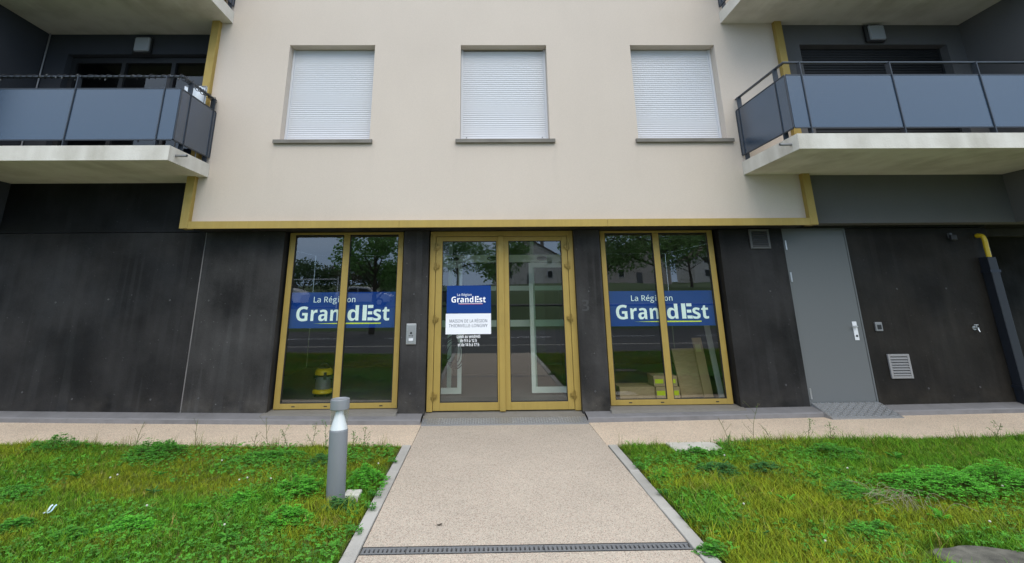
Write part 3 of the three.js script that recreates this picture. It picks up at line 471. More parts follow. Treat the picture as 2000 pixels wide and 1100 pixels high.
const sheet = (name, x0, x1, y0, y1, z, t, parent, rough = 0.5, thick = 0.003) => {
  mesh('backing', [box(x0, x1, y0, y1, z - thick, z)], std(rgb(0.03, 0.08, 0.3), 0.6), parent);
  return mesh(name, [new THREE.PlaneGeometry(x1 - x0, y1 - y0).translate((x0 + x1) / 2, (y0 + y1) / 2, z + 0.0008)], phys({ color: rgb(1, 1, 1), roughness: rough, map: t, specularIntensity: 0.25 }), parent, false);
};
sheet('print', -3.345, -1.673, 1.197, 1.742, -0.205, bannerPrint, thing('window_banner', 'blue banner with white lettering behind the left shop window, above the vacuum cleaner', 'banner', [0, 0, 0], 'blue banners in the shop windows'));
sheet('print', 1.758, 3.452, 1.182, 1.722, -0.205, bannerPrint, thing('window_banner', 'blue banner with white lettering behind the right shop window, above the cardboard boxes', 'banner', [0, 0, 0], 'blue banners in the shop windows'));
sheet('print', -0.852, -0.146, 1.402, 1.828, -0.123, posterPrint, thing('door_sign', 'square blue sign with white lettering on the left leaf of the entrance door', 'sign'), 0.55);
sheet('print', -0.862, -0.148, 1.092, 1.399, -0.121, plainPrint, thing('door_sign', 'white sign with grey capitals directly below the blue sign on the door', 'sign'), 0.55);
{ const L = [['Lundi au vendredi', 0.047, 1.045, 0.365], ['de 9 h à 12 h', 0.047, 0.985, 0.258], ['et de 14 h à 17 h', 0.047, 0.925, 0.33]].map(([t, s, y, w]) => { const g = lettering(t, s, 0.0015); g.computeBoundingBox(); const k = w / (g.boundingBox.max.x - g.boundingBox.min.x); return g.scale(k, 1, 1).translate(-0.502, y - 0.010, -0.1285); });
  tag(mesh('opening_hours', L, std(rgb(0.85, 0.86, 0.88), 0.5)), 'white opening hours lettering on the left door glass below the signs', 'lettering'); }
// ------------------------------------------------------------------ ramp plates
function rampPlate(name, label, x0, x1, zTop, yTop, zMid, zEnd, sx, st = 0.038) {
  const t = thing(name, label, 'ramp'), yMid = yTop - 0.05, yEnd = G0 + 0.012 + rise((x0 + x1) / 2);
  const yz = (z) => lerp(yTop, yEnd, (z - zTop) / (zEnd - zTop));
  const shear = (g) => { const p = g.attributes.position; for (let i = 0; i < p.count; i++) p.setX(i, p.getX(i) + sx * (p.getZ(i) - zTop)); g.computeVertexNormals(); return g; };
  if (zMid > zTop + 0.01) mesh('threshold', [prism([[-zTop, yz(zTop)], [-zMid, yz(zMid)], [-zMid, -0.2], [-zTop, -0.2]], x1 - x0, 'x', x0)], M.sill, t);
  mesh('plate', [shear(flat(prism([[-zMid - 0.001, yz(zMid) + 0.002], [-zEnd, yEnd], [-zEnd, -0.2], [-zMid - 0.001, -0.2]], x1 - x0, 'x', x0)))], M.tread, t);
  const bits = [], tilt = Math.atan2(yz(zMid) - yEnd, zEnd - zMid), q = st / 0.038;
  for (let j = 0, z = zMid + 0.02; z < zEnd - 0.012; j++, z += st * 0.72) for (let i = 0, x = x0 + 0.02; x < x1 - 0.02; i++, x += st) { const g = new THREE.BoxGeometry(0.033 * q, 0.007 * q, 0.008 * q); g.rotateY((i + j) % 2 ? 0.8 : -0.8).rotateX(tilt).translate(x + sx * (z - zTop), yz(z) + 0.003, z); bits.push(g); }
  const b = mesh('tread', bits, M.steel, t); b.userData.kind = 'stuff';
}
rampPlate('door_ramp', 'wide metal tread plate ramp in front of the glazed gold entrance door', -1.160, 1.230, -0.19, 0.004, 0.10, 0.318, 0);
rampPlate('door_ramp', 'metal tread plate ramp in front of the plain grey service door', 4.665, 5.705, -0.004, 0.075, -0.004, 0.385, 0.1, 0.062);
// ------------------------------------------------------------------ bollard light
{
  const t = thing('bollard_light', 'grey cylindrical bollard light with white cone standing in the left lawn', 'bollard light', [-1.607, -0.12, 3.049]); t.rotation.z = 0.022;
  const lathe = (pts, seg = 40) => new THREE.LatheGeometry(pts.map((p) => new THREE.Vector2(...p)), seg);
  const grey = std(rgb(0.25, 0.265, 0.285), 1, { roughnessMap: tex(256, 0.12, (u, v, x, y) => 0.5 + 0.2 * hash(x, y, 2)), bumpMap: tex(256, 0.12, (u, v, x, y) => hash(x >> 1, y >> 1, 4)), bumpScale: 0.0004, metalness: 0.3 });
  mesh('post', [lathe([[0, 0], [0.084, 0], [0.084, 0.588], [0.081, 0.597], [0.076, 0.60], [0, 0.60]])], grey, t);
  mesh('reflector_cone', [lathe([[0.079, 0.6005], [0.078, 0.608], [0.036, 0.735], [0.032, 0.768]])], std(rgb(0.85, 0.86, 0.87), 0.35), t);
  mesh('clear_sleeve', [new THREE.CylinderGeometry(0.0825, 0.0825, 0.172, 40, 1, true).translate(0, 0.686, 0)], M.lens, t);
  mesh('cap', [lathe([[0, 0.770], [0.086, 0.770], [0.089, 0.775], [0.089, 0.852], [0.087, 0.858], [0.083, 0.859], [0.078, 0.846], [0, 0.844]])], std(rgb(0.27, 0.285, 0.305), 0.45, { metalness: 0.3 }), t);
}
tag(mesh('concrete_footing', [rbox(-1.545, -1.40, -0.2, -0.058, 2.90, 3.04, 0.012)], M.slab), 'small pale concrete footing in the grass beside the bollard light', 'footing');
{ // rounded pad on the edge of the right lawn
  const s = new THREE.Shape(); s.moveTo(-0.3, -0.18); s.lineTo(0.17, -0.18); s.quadraticCurveTo(0.27, -0.18, 0.27, -0.08); s.lineTo(0.27, 0.05); s.quadraticCurveTo(0.25, 0.16, 0.1, 0.17); s.lineTo(-0.3, 0.15);
  tag(mesh('concrete_pad', [new THREE.ExtrudeGeometry(s, { depth: 0.14, bevelEnabled: true, bevelSize: 0.008, bevelThickness: 0.008, bevelSegments: 2 }).rotateX(Math.PI / 2).translate(2.27, -0.085, 1.58)], M.slab), 'pale concrete pad with rounded corner sunk in the lawn by the pavement', 'concrete pad');
  const R = rng(88), q = []; for (let k = 0; k < 16; k++) { const a = k / 16 * TAU, r = 0.27 * (0.75 + 0.45 * R()); q.push([Math.cos(a) * r * 1.25, Math.sin(a) * r * 0.8]); }
  const c = new THREE.CatmullRomCurve3(q.map((p) => V3(p[0], p[1], 0)), true).getPoints(50).map((p) => [p.x, p.y]);
  const rock = prism(c, 0.06, 'z', 0, 0.012).rotateX(-Math.PI / 2).translate(3.10, -0.125, 4.40);
  tag(mesh('stone_slab', [rock], std(rgb(1, 1, 1), 0.95, { map: tex(256, 0.5, (u, v, x, y) => { const a = fbm(u * 8, v * 8, 8, 301, 5), g = hash(x, y, 12), k = 0.6 + 0.9 * (a - 0.4) + 0.5 * (g - 0.5); return [0.16 * k, 0.15 * k, 0.12 * k]; }, { srgb: true }) })), 'weathered grey stone slab lying in the right lawn at its near edge', 'stone slab');
}
{ // scrap of paper, dead leaf
  const t = thing('litter', 'crumpled white and blue paper scrap lying in the left lawn', 'litter', [-3.90, -0.05, 3.37]); t.scale.setScalar(0.68);
  const fold = (dx, r, m) => { const g = new THREE.PlaneGeometry(0.035, 0.11, 2, 4), p = g.attributes.position; for (let i = 0; i < p.count; i++) p.setZ(i, 0.012 * Math.sin(p.getY(i) * 50 + r) + Math.abs(p.getX(i)) * 0.6); g.computeVertexNormals(); g.rotateX(-1.0).rotateY(r).translate(dx, 0.03, 0); mesh('paper', [g], m, t); };
  fold(-0.022, -0.5, std(rgb(0.6, 0.72, 0.78), 0.6)); fold(0.024, -0.55, std(rgb(0.45, 0.63, 0.75), 0.6));
  const l = new THREE.PlaneGeometry(0.045, 0.02, 4, 2), p = l.attributes.position; for (let i = 0; i < p.count; i++) p.setZ(i, 0.006 + p.getX(i) * p.getX(i) * 9); l.computeVertexNormals();
  tag(mesh('dead_leaf', [l.rotateX(-Math.PI / 2).rotateY(0.4).translate(-0.624, G0 + 0.001, 3.612)], std(rgb(0.05, 0.04, 0.025), 0.9)), 'small curled dead leaf on the pale path above the drain', 'leaf');
}
// ------------------------------------------------------------------ on the left balcony
{
  const t = thing('string_lights', 'dark cable of string lights wound round the left balcony handrail', 'string lights'), y = 4.806, z = 1.372, x1 = -4.69, c = [], n = 260;
  for (let i = 0; i <= n; i++) { const a = i * 0.9, s = i / n; c.push([lerp(-8.0, x1, s), y + Math.sin(a) * 0.032 * (0.8 + 0.4 * Math.sin(i * 0.37)), z + Math.cos(a) * 0.036]); }
  mesh('cable', [tube(c, 0.0055, 1100, 5)], M.black, t);
  const d = []; for (let i = 0; i <= 90; i++) { const a = i * 0.9; d.push([x1 + 0.005 + Math.cos(a) * 0.034, y + Math.sin(a) * 0.034 - 0.01 * (1 + Math.sin(i * 0.5)), lerp(z, 0.42, i / 90)]); }
  mesh('cable', [tube(d, 0.0055, 400, 5)], M.black, t);
  const R = rng(6), b = []; for (let k = 0; k < 22; k++) { const q = c[Math.floor(R() * c.length)]; b.push(new THREE.SphereGeometry(0.011, 8, 6).scale(1, 1.7, 1).translate(q[0], q[1] - 0.02, q[2] + 0.012)); }
  const m = mesh('bulbs', b, std(rgb(0.05, 0.055, 0.055), 0.5), t); m.userData.kind = 'stuff';
  const u = thing('drying_cloth', 'pale sheet hung to dry behind the free end of the left balcony', 'cloth', [-4.86, 4.93, 0.72]);
  const g = new THREE.PlaneGeometry(0.34, 0.85, 16, 12), p = g.attributes.position; for (let i = 0; i < p.count; i++) p.setZ(i, 0.025 * Math.sin(p.getX(i) * 26 + p.getY(i) * 2)); g.computeVertexNormals();
  mesh('sheet', [g.translate(0, -0.43, 0)], std(rgb(0.72, 0.77, 0.82), 0.9, { side: THREE.DoubleSide }), u);
  mesh('line_rod', [cyl(V3(-0.18, 0.0, 0), V3(0.17, 0.0, 0), 0.008)], M.zinc, u);
  for (const x of [-0.18, 0.16]) mesh('stand_leg', [cyl(V3(x, 0, 0), V3(x, -1.21, 0), 0.009)], M.zinc, u);
}
// ------------------------------------------------------------------ inside, behind the glass
{
  const t = thing('vacuum_cleaner', 'yellow and black wet vacuum cleaner on the floor behind the left window', 'vacuum cleaner', [-3.13, -0.01, -1.6]);
  const lathe = (pts) => new THREE.LatheGeometry(pts.map((p) => new THREE.Vector2(...p)), 28);
  mesh('base', [lathe([[0, 0.045], [0.17, 0.045], [0.18, 0.06], [0.175, 0.10], [0.14, 0.115], [0, 0.115]])], M.yellow, t);
  for (let k = 0; k < 4; k++) { const a = k * Math.PI / 2 + 0.7; mesh('caster', [new THREE.SphereGeometry(0.028, 12, 8).scale(0.6, 1, 1).translate(Math.cos(a) * 0.15, 0.028, Math.sin(a) * 0.15)], M.black, t); }
  mesh('tank', [lathe([[0.135, 0.115], [0.145, 0.13], [0.14, 0.33], [0.135, 0.34]])], std(rgb(0.30, 0.31, 0.32), 0.25, { metalness: 0.5 }), t);
  mesh('head', [lathe([[0.15, 0.34], [0.158, 0.36], [0.15, 0.42], [0.11, 0.455], [0, 0.46]])], M.yellow, t);
  mesh('motor_cap', [lathe([[0.10, 0.44], [0.095, 0.475], [0.06, 0.49], [0, 0.492]])], M.black, t); mesh('seal_ring', [lathe([[0.14, 0.325], [0.162, 0.33], [0.162, 0.35], [0.14, 0.352]])], M.black, t); for (const a of [0.4, 2.7]) mesh('latch', [rbox(-0.025, 0.025, 0.28, 0.40, 0.135, 0.17, 0.006).rotateY(a)], M.black, t);
  mesh('handle', [new THREE.TorusGeometry(0.085, 0.014, 8, 20, Math.PI).translate(0, 0.45, 0)], M.black, t);
  mesh('hose', [tube([[0.14, 0.28, 0.06], [0.25, 0.3, 0.1], [0.28, 0.15, 0.05], [0.2, 0.05, -0.1], [0, 0.1, -0.2], [-0.2, 0.3, -0.12], [-0.05, 0.48, -0.05]], 0.018, 60, 8)], M.black, t);
}
function carton(x0, x1, y0, y1, z0, z1, label, stickers) {
  const t = thing('cardboard_box', label, 'cardboard box', [(x0 + x1) / 2, y0, (z0 + z1) / 2]), w = (x1 - x0) / 2, d = (z1 - z0) / 2, h = y1 - y0;
  mesh('carton', [rbox(-w, w, 0, h, -d, d, 0.004)], M.card, t);
  mesh('flap', [box(-w + 0.003, w - 0.003, h + 0.0005, h + 0.004, 0.003, d - 0.002)], M.card, t); mesh('flap', [box(-w + 0.003, w - 0.003, h + 0.0005, h + 0.004, -d + 0.002, -0.003)], M.card, t);
  for (const x of stickers ?? []) mesh('yellow_sticker', [box(w * x - 0.07, w * x + 0.07, h * 0.3, h * 0.7, d, d + 0.002)], M.lime, t);
}
carton(2.02, 2.66, -0.01, 0.17, -1.4, -0.98, 'low wide cardboard box on the floor behind the right window');
carton(2.62, 3.02, -0.01, 0.17, -1.3, -0.93, 'lower cardboard box with yellow stickers behind the right window mullion', [-0.6, 0.55]);
carton(2.60, 3.0, 0.178, 0.34, -1.29, -0.95, 'upper cardboard box with yellow stickers stacked behind the right window mullion', [-0.55, 0.5]);
{
  const lean = (name, label, x, w, h, z, tilt, mat, cat) => { const o = thing(name, label, cat, [x, -0.01, z]); o.rotation.set(-tilt, 0.06, 0.03); mesh('board', [rbox(-w / 2, w / 2, 0, h, -0.02, 0.02, 0.004)], mat, o); return o; };
  lean('cardboard_sheet', 'wide brown cardboard sheet leaning behind the right window', 3.28, 0.42, 0.78, -1.05, 0.25, M.card, 'cardboard');
  const n = lean('wooden_board', 'narrow wooden board with a small note leaning behind the right window', 3.53, 0.16, 0.95, -1.02, 0.2, std(rgb(0.5, 0.34, 0.18), 0.8), 'board');
  mesh('note', [box(-0.06, 0.04, 0.72, 0.84, 0.0205, 0.022)], std(rgb(0.65, 0.55, 0.25), 0.8), n);
  lean('pale_batten', 'tall pale batten leaning at the right end of the right window', 3.74, 0.09, 1.25, -1.0, 0.16, std(rgb(0.62, 0.6, 0.55), 0.8), 'batten');
  const c = thing('cable_coil', 'loops of dark cable hanging behind the left door glass', 'cable', [-0.83, 0.78, -1.36]);
  for (let k = 0; k < 5; k++) { const r = 0.16 + 0.02 * k, g = new THREE.TorusGeometry(r, 0.008, 6, 40).scale(0.6 + 0.07 * k, 1.25 - 0.08 * k, 1).rotateZ(0.2 * k - 0.3).rotateY(0.2 * k).translate(0.03 * k - 0.05, -0.03 * k, 0.012 * k); mesh('cable_loop', [g], M.black, c); }
  mesh('hook', [cyl(V3(0, 0.26, -0.06), V3(0, 0.26, 0.06), 0.01)], M.steel, c);
  const k = thing('reception_desk', 'dark reception desk deep inside the lobby behind the door', 'desk', [-0.1, 0, -4.2]);
  mesh('desk_top', [rbox(-0.9, 0.9, 1.04, 1.08, -0.4, 0.4, 0.006)], M.cover, k); mesh('desk_front', [box(-0.86, 0.86, 0, 1.04, 0.3, 0.34)], M.interior, k); mesh('desk_side', [box(-0.86, -0.82, 0, 1.04, -0.36, 0.3), box(0.82, 0.86, 0, 1.04, -0.36, 0.3)], M.interior, k);
}
// ------------------------------------------------------------------ plants in the lawns
function blades(seed, n, h0, h1, w, spread, lean) {                     // a tuft of bent grass blades
  const R = rng(seed), pos = [], col = [];
  for (let k = 0; k < n; k++) {
    const a = R() * TAU, bx = (R() - 0.5) * spread, bz = (R() - 0.5) * spread, h = lerp(h0, h1, R()), ww = w * (0.7 + 0.6 * R()), l = h * lean * (0.3 + R()), c = Math.cos(a), s = Math.sin(a), t = 0.8 + 0.4 * R();
    const P = (f, side) => { const o = l * f * f, k2 = ww * (1 - f * f) * 0.5 * side; return [bx + c * o - s * k2, h * f * (1 - 0.25 * lean * f), bz + s * o + c * k2]; };
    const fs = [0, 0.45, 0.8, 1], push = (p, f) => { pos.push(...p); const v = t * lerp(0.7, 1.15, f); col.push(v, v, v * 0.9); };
    for (let i = 0; i < 3; i++) { const A = P(fs[i], -1), Bq = P(fs[i], 1), C = P(fs[i + 1], 1), D = P(fs[i + 1], -1); push(A, fs[i]); push(Bq, fs[i]); push(C, fs[i + 1]); if (i < 2) { push(A, fs[i]); push(C, fs[i + 1]); push(D, fs[i + 1]); } }
  }
  const g = new THREE.BufferGeometry(); g.setAttribute('position', new THREE.Float32BufferAttribute(pos, 3)); g.setAttribute('color', new THREE.Float32BufferAttribute(col, 3)); g.computeVertexNormals(); return g;
}
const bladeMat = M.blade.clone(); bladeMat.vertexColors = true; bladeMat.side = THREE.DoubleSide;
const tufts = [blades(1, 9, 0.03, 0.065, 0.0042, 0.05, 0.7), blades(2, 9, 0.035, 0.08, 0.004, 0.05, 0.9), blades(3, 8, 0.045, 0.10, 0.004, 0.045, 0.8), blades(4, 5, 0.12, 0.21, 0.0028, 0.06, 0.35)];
const creepMat = M.leaf.clone(); creepMat.side = THREE.DoubleSide;
const patch = (x, z) => fbm(x * 0.9 + 40, z * 0.9 + 40, 1 << 20, 401, 3);
function lawnGrass(name, label, x0, x1, seed, zEdge) {
  const g = thing(name, label, 'grass'); g.userData.kind = 'stuff';
  const R = rng(seed), at = [[], [], [], []];
  const avoid = (x, z) => (Math.hypot(x + 1.607, z - 3.049) < 0.09) || (x > 1.98 && x < 2.53 && z > 1.42 && z < 1.76) || (Math.hypot((x - 3.05) / 1.2, (z - 4.33) / 0.8) < 0.28) || (x > -1.55 && x < -1.40 && z > 2.9 && z < 3.04);
  const put = (k, x, z, s) => { if (avoid(x, z)) return; at[k].push([x, z, s]); };
  const area = (za, zb, per) => { const n = Math.round((x1 - x0) * (zb - za) * per); for (let i = 0; i < n; i++) { const x = lerp(x0, x1, R()), z = lerp(za, zb, R()), p = patch(x, z), q = R(); put(q < 0.4 ? 0 : q < 0.75 ? 1 : 2, x, z, (0.7 + 0.6 * R()) * lerp(0.75, 1.3, sstep(0.3, 0.7, p)) * (x > 0 ? 1.12 : 1)); } };
  area(zEdge, 4.9, 1500); area(4.9, 8.9, 260);
  const m = Math.round((x1 - x0) * 55); for (let i = 0; i < m; i++) { const x = lerp(x0, x1, R()); if (hash(Math.floor(x * 7), 1, seed) < 0.35) continue; put(3, x, zEdge + Math.pow(R(), 1.6) * 0.45, 0.5 + 0.7 * R()); }
  const M4 = new THREE.Matrix4(), Q = new THREE.Quaternion(), up = V3(0, 1, 0), c = new THREE.Color();
  at.forEach((list, k) => {
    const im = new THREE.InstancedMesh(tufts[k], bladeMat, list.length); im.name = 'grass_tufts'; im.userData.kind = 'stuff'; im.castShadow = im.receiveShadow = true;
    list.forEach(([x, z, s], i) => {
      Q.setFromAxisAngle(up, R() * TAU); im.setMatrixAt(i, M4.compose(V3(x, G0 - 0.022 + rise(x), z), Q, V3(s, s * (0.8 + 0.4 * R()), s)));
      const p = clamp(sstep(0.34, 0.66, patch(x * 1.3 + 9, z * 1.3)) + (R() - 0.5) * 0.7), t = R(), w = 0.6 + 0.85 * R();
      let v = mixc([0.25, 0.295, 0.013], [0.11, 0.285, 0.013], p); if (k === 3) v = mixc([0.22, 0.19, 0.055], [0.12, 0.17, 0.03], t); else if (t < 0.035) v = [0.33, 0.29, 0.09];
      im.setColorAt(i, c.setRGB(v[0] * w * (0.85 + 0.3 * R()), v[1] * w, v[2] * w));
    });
    g.add(im);
  });
  // clover and broad leaves that creep between the blades
  const leaf = new THREE.BufferGeometry(), lp = []; for (let k = 0; k < 3; k++) { const q = leafShape(0.013, 0.015), a = k * TAU / 3; for (const i of [0, 1, 2, 0, 2, 3, 0, 3, 4, 0, 4, 5]) lp.push(q[i][0] * Math.cos(a) + q[i][2] * Math.sin(a), q[i][1], -q[i][0] * Math.sin(a) + q[i][2] * Math.cos(a)); }
  leaf.setAttribute('position', new THREE.Float32BufferAttribute(lp, 3)); leaf.computeVertexNormals();
  const N = 6500, im = new THREE.InstancedMesh(leaf, creepMat, N); im.name = 'creeping_clover'; im.userData.kind = 'stuff'; im.castShadow = im.receiveShadow = true;
  for (let i = 0; i < N;) { const x = x0 < 0 ? lerp(-7, x1, Math.sqrt(R())) : lerp(x0, 7, 1 - Math.sqrt(R())), z = lerp(zEdge + 0.05, 5, R()), d = fbm(x * 1.7 + 70, z * 1.7 + 70, 1 << 20, 431, 3); if (R() > sstep(0.42, 0.62, d) || avoid(x, z)) continue; const s = 0.8 + 1.1 * R() * R(); Q.setFromEuler(new THREE.Euler((R() - 0.5) * 0.9, R() * TAU, (R() - 0.5) * 0.9)); im.setMatrixAt(i, M4.compose(V3(x, G0 - 0.02 + rise(x) + 0.03 + 0.05 * R(), z), Q, V3(s, s, s))); const k = 0.6 + 0.8 * R(); im.setColorAt(i, c.setRGB(0.08 * k, 0.29 * k, 0.02 * k)); i++; }
  g.add(im);
}
lawnGrass('lawn_grass', 'short yellowish green grass of the lawn around the bollard light', -9.5, -1.30, 501, 1.30);
lawnGrass('lawn_grass', 'taller green grass of the lawn right of the path', 1.385, 9.5, 502, 1.40);

function leafShape(w, l) { return [[0, 0, 0], [-w * 0.42, 0.1 * l, l * 0.42], [-w * 0.4, 0.12 * l, l * 0.82], [0, 0.03 * l, l], [w * 0.4, 0.12 * l, l * 0.82], [w * 0.42, 0.1 * l, l * 0.42]]; }   // a leaflet folded along its midrib
function foliage(name, parent, spots, mat = leafMat) {                   // spots: [x, y, z, size, turn, tilt, colour, leaflets]
  const pos = [], col = [], m = new THREE.Matrix4(), e = new THREE.Euler(), v = V3(0, 0, 0);
  for (const [x, y, z, s, turn, tilt, c, n, slim] of spots) for (let k = 0; k < n; k++) {
    m.makeRotationFromEuler(e.set(tilt, turn + k * TAU / n, 0, 'YXZ')).setPosition(x, y, z);
    const q = leafShape(s * (slim ?? 0.85), s).map((p) => v.set(...p).applyMatrix4(m).toArray());
    for (const i of [0, 1, 2, 0, 2, 3, 0, 3, 4, 0, 4, 5]) { pos.push(...q[i]); col.push(...c); }
  }
  const g = new THREE.BufferGeometry(); g.setAttribute('position', new THREE.Float32BufferAttribute(pos, 3)); g.setAttribute('color', new THREE.Float32BufferAttribute(col, 3)); g.computeVertexNormals();
  const o = new THREE.Mesh(g, mat); o.name = name; o.castShadow = o.receiveShadow = true; parent.add(o); return o;
}
const leafMat = M.leaf.clone(); leafMat.vertexColors = true; leafMat.side = THREE.DoubleSide;
function cloverClump(x, z, rx, rz, h, n, tone, seed, label, size = 0.0185) {
  const t = thing('clover_clump', label, 'clover', [x, G0 - 0.02 + rise(x), z]), R = rng(seed), spots = [], stems = [];
  n = Math.round(n * 1.5);
  for (let i = 0; i < n; i++) {
    const a = R() * TAU, q = Math.pow(R(), 0.62) * (0.75 + 0.45 * R()), lump = 0.35 + 1.0 * vnoise(Math.cos(a) * q * 5 + 9, Math.sin(a) * q * 5 + 9, 64, seed), y = Math.max(0.025, h * (1 - Math.min(1, q * q) * 0.7) * lump * (0.6 + 0.4 * R())), k = 0.6 + 0.7 * R();
    const px = Math.cos(a) * q * rx, pz = Math.sin(a) * q * rz; if (lump < 0.62 && R() < 0.75) continue; if (Math.hypot(px + x + 1.607, pz + z - 3.049) < 0.1) continue;
    spots.push([px, y, pz, size * (0.7 + 0.6 * R()), R() * TAU, 0.25 - 0.75 * R(), [tone[0] * k, tone[1] * k, tone[2] * k], 3]);
    if (i % 5 === 0) stems.push(cyl(V3(px * 0.9, 0, pz * 0.9), V3(px, y, pz), 0.0014, 0.001, 4));
  }
  foliage('foliage', t, spots); const s = mesh('stems', stems, M.stem, t); s.userData.kind = 'stuff';
}
const bright = [0.105, 0.42, 0.022], mid = [0.08, 0.31, 0.02], deep = [0.05, 0.19, 0.032];
for (const a of [
  [-5.30, 1.55, 0.36, 0.26, 0.17, 620, mid, 'bushy dark green clover clump at the far left end of the lawn by the pavement'],
  [-4.02, 1.72, 0.33, 0.34, 0.17, 760, mid, 'bushy clover clump between the far left clump and the bollard, by the pavement'],
  [-3.05, 3.68, 0.25, 0.16, 0.11, 420, bright, 'bright clover clump near the paper scrap in the left lawn'],
  [-3.42, 3.80, 0.16, 0.11, 0.08, 200, mid, 'small clover clump between the paper scrap and the bright clump'],
  [-3.98, 3.62, 0.14, 0.13, 0.08, 200, mid, 'small clover clump beside the paper scrap'],
  [-4.6, 2.9, 0.3, 0.25, 0.06, 320, mid, 'low sparse clover at the left edge of the lawn'],
  [-1.97, 2.95, 0.27, 0.25, 0.16, 640, bright, 'bright clover clump left of the bollard foot'],
  [-1.86, 3.52, 0.22, 0.18, 0.13, 460, bright, 'bright clover clump in front of the bollard'],
  [-2.40, 3.13, 0.19, 0.15, 0.11, 330, bright, 'round clover clump second to the left of the bollard'],
  [-1.42, 2.68, 0.19, 0.30, 0.17, 560, bright, 'bright clover clump between the bollard and the path'],
  [-1.52, 3.28, 0.15, 0.12, 0.11, 260, deep, 'dark low clover at the bollard foot on the path side'],
  [-2.65, 1.85, 0.48, 0.28, 0.10, 560, mid, 'broad low clover by the pavement left of the bollard'],
  [-2.02, 2.0, 0.25, 0.24, 0.10, 330, deep, 'dark low clover behind the bollard'],
  [1.52, 2.62, 0.13, 0.17, 0.11, 280, bright, 'bright clover clump at the path edge in the right lawn'],
  [2.12, 2.5, 0.27, 0.23, 0.11, 480, deep, 'dark bluish clover patch in the middle of the right lawn'],
  [2.62, 2.52, 0.24, 0.20, 0.11, 400, deep, 'dark clover patch right of the bluish one in the right lawn'],
  [3.02, 3.2, 0.30, 0.28, 0.11, 460, mid, 'mid green clover beside the dry stalks in the right lawn'],
  [3.85, 3.12, 0.50, 0.38, 0.22, 1250, bright, 'largest bright clover mound in the right lawn'],
  [4.55, 3.05, 0.42, 0.36, 0.19, 860, bright, 'bright clover mound at the right end of the lawn'],
  [2.66, 3.95, 0.25, 0.17, 0.11, 360, mid, 'clover clump near the grey stone slab'],
  [1.36, 4.15, 0.12, 0.12, 0.09, 190, mid, 'small clover clump hanging over the kerb by the drain'],
  [3.6, 2.0, 0.5, 0.3, 0.12, 520, mid, 'low clover by the pavement in front of the grey door'],
  [2.15, 1.88, 0.3, 0.16, 0.10, 300, mid, 'low clover in front of the sunken concrete pad'],
].map((a, i) => [...a.slice(0, 7), 600 + i, a[7]])) cloverClump(...a);
for (const [x, z, s] of [[-1.22, 2.0, 1], [-1.21, 3.0, 1.3], [-1.19, 3.3, 1], [-1.22, 3.75, 1.2], [1.30, 2.3, 1.3], [1.33, 2.72, 1], [1.31, 3.1, 1.1], [1.33, 3.6, 1]]) {   // weeds reaching over the kerb stones
  const t = thing('kerb_weed', `small weed spreading over the kerb on the ${x < 0 ? 'bollard side' : 'right side'} of the path`, 'weed', [x + (x < 0 ? -0.05 : 0.06), G0, z], `weeds over the kerb on the ${x < 0 ? 'bollard' : 'far'} side of the path`), R = rng(Math.round(z * 97 + 700)), sp = [];
  for (let i = 0; i < 26; i++) sp.push([(R() - 0.5) * 0.09 * s, 0.012 + R() * 0.04, (R() - 0.5) * 0.09 * s, 0.018 + 0.014 * R(), R() * TAU, -0.1 - 0.5 * R(), mixc(deep, mid, R()), 3, 0.5]);
  foliage('foliage', t, sp);
}
function rosette(x, z, r, n, seed, label, tone) {                        // flat rosette of long leaves
  const t = thing('weed_rosette', label, 'weed', [x, G0 + rise(x), z]), R = rng(seed), sp = [];
  for (let i = 0; i < n; i++) { const k = 0.7 + 0.6 * R(); sp.push([0, 0.015 + 0.02 * R(), 0, r * 0.7 * (0.6 + 0.6 * R()), i * 2.4 + R(), -0.08 - 0.4 * R(), tone.map((c) => c * k * 0.85), 1, 0.26]); }
  foliage('leaves', t, sp);
}
[[-4.35, 2.5, 0.12, 14, 'flat weed rosette at the far left of the lawn, behind the paper scrap', mid], [-3.55, 2.45, 0.10, 12, 'small weed rosette among the flowers left of the bollard', mid], [-2.75, 3.3, 0.13, 16, 'pale weed rosette midway between bright clover and bollard', bright], [-2.2, 3.85, 0.12, 14, 'weed rosette at the near edge of the left lawn', mid], [-3.3, 2.95, 0.1, 11, 'weed rosette in the middle of the left lawn', deep], [-1.5, 3.75, 0.1, 12, 'weed rosette by the path kerb nearest the drain', mid],
  [1.75, 3.15, 0.11, 13, 'weed rosette by the kerb in the right lawn', mid], [2.35, 3.35, 0.14, 16, 'broad pale rosette in the middle of the right lawn', bright], [2.95, 2.75, 0.13, 15, 'broad leaved weed behind the dry stalks', mid], [3.35, 3.75, 0.14, 18, 'large leaved weed before the dry stalks', bright], [4.4, 3.75, 0.13, 15, 'weed rosette at the right end before the bright mounds', mid], [1.8, 3.95, 0.1, 12, 'small weed rosette near the drain in the right lawn', deep], [4.2, 2.2, 0.14, 15, 'weed rosette behind the largest clover mound', mid],
].forEach(([x, z, r, n, l, t], i) => rosette(x, z, r, n, 860 + i, l, t));
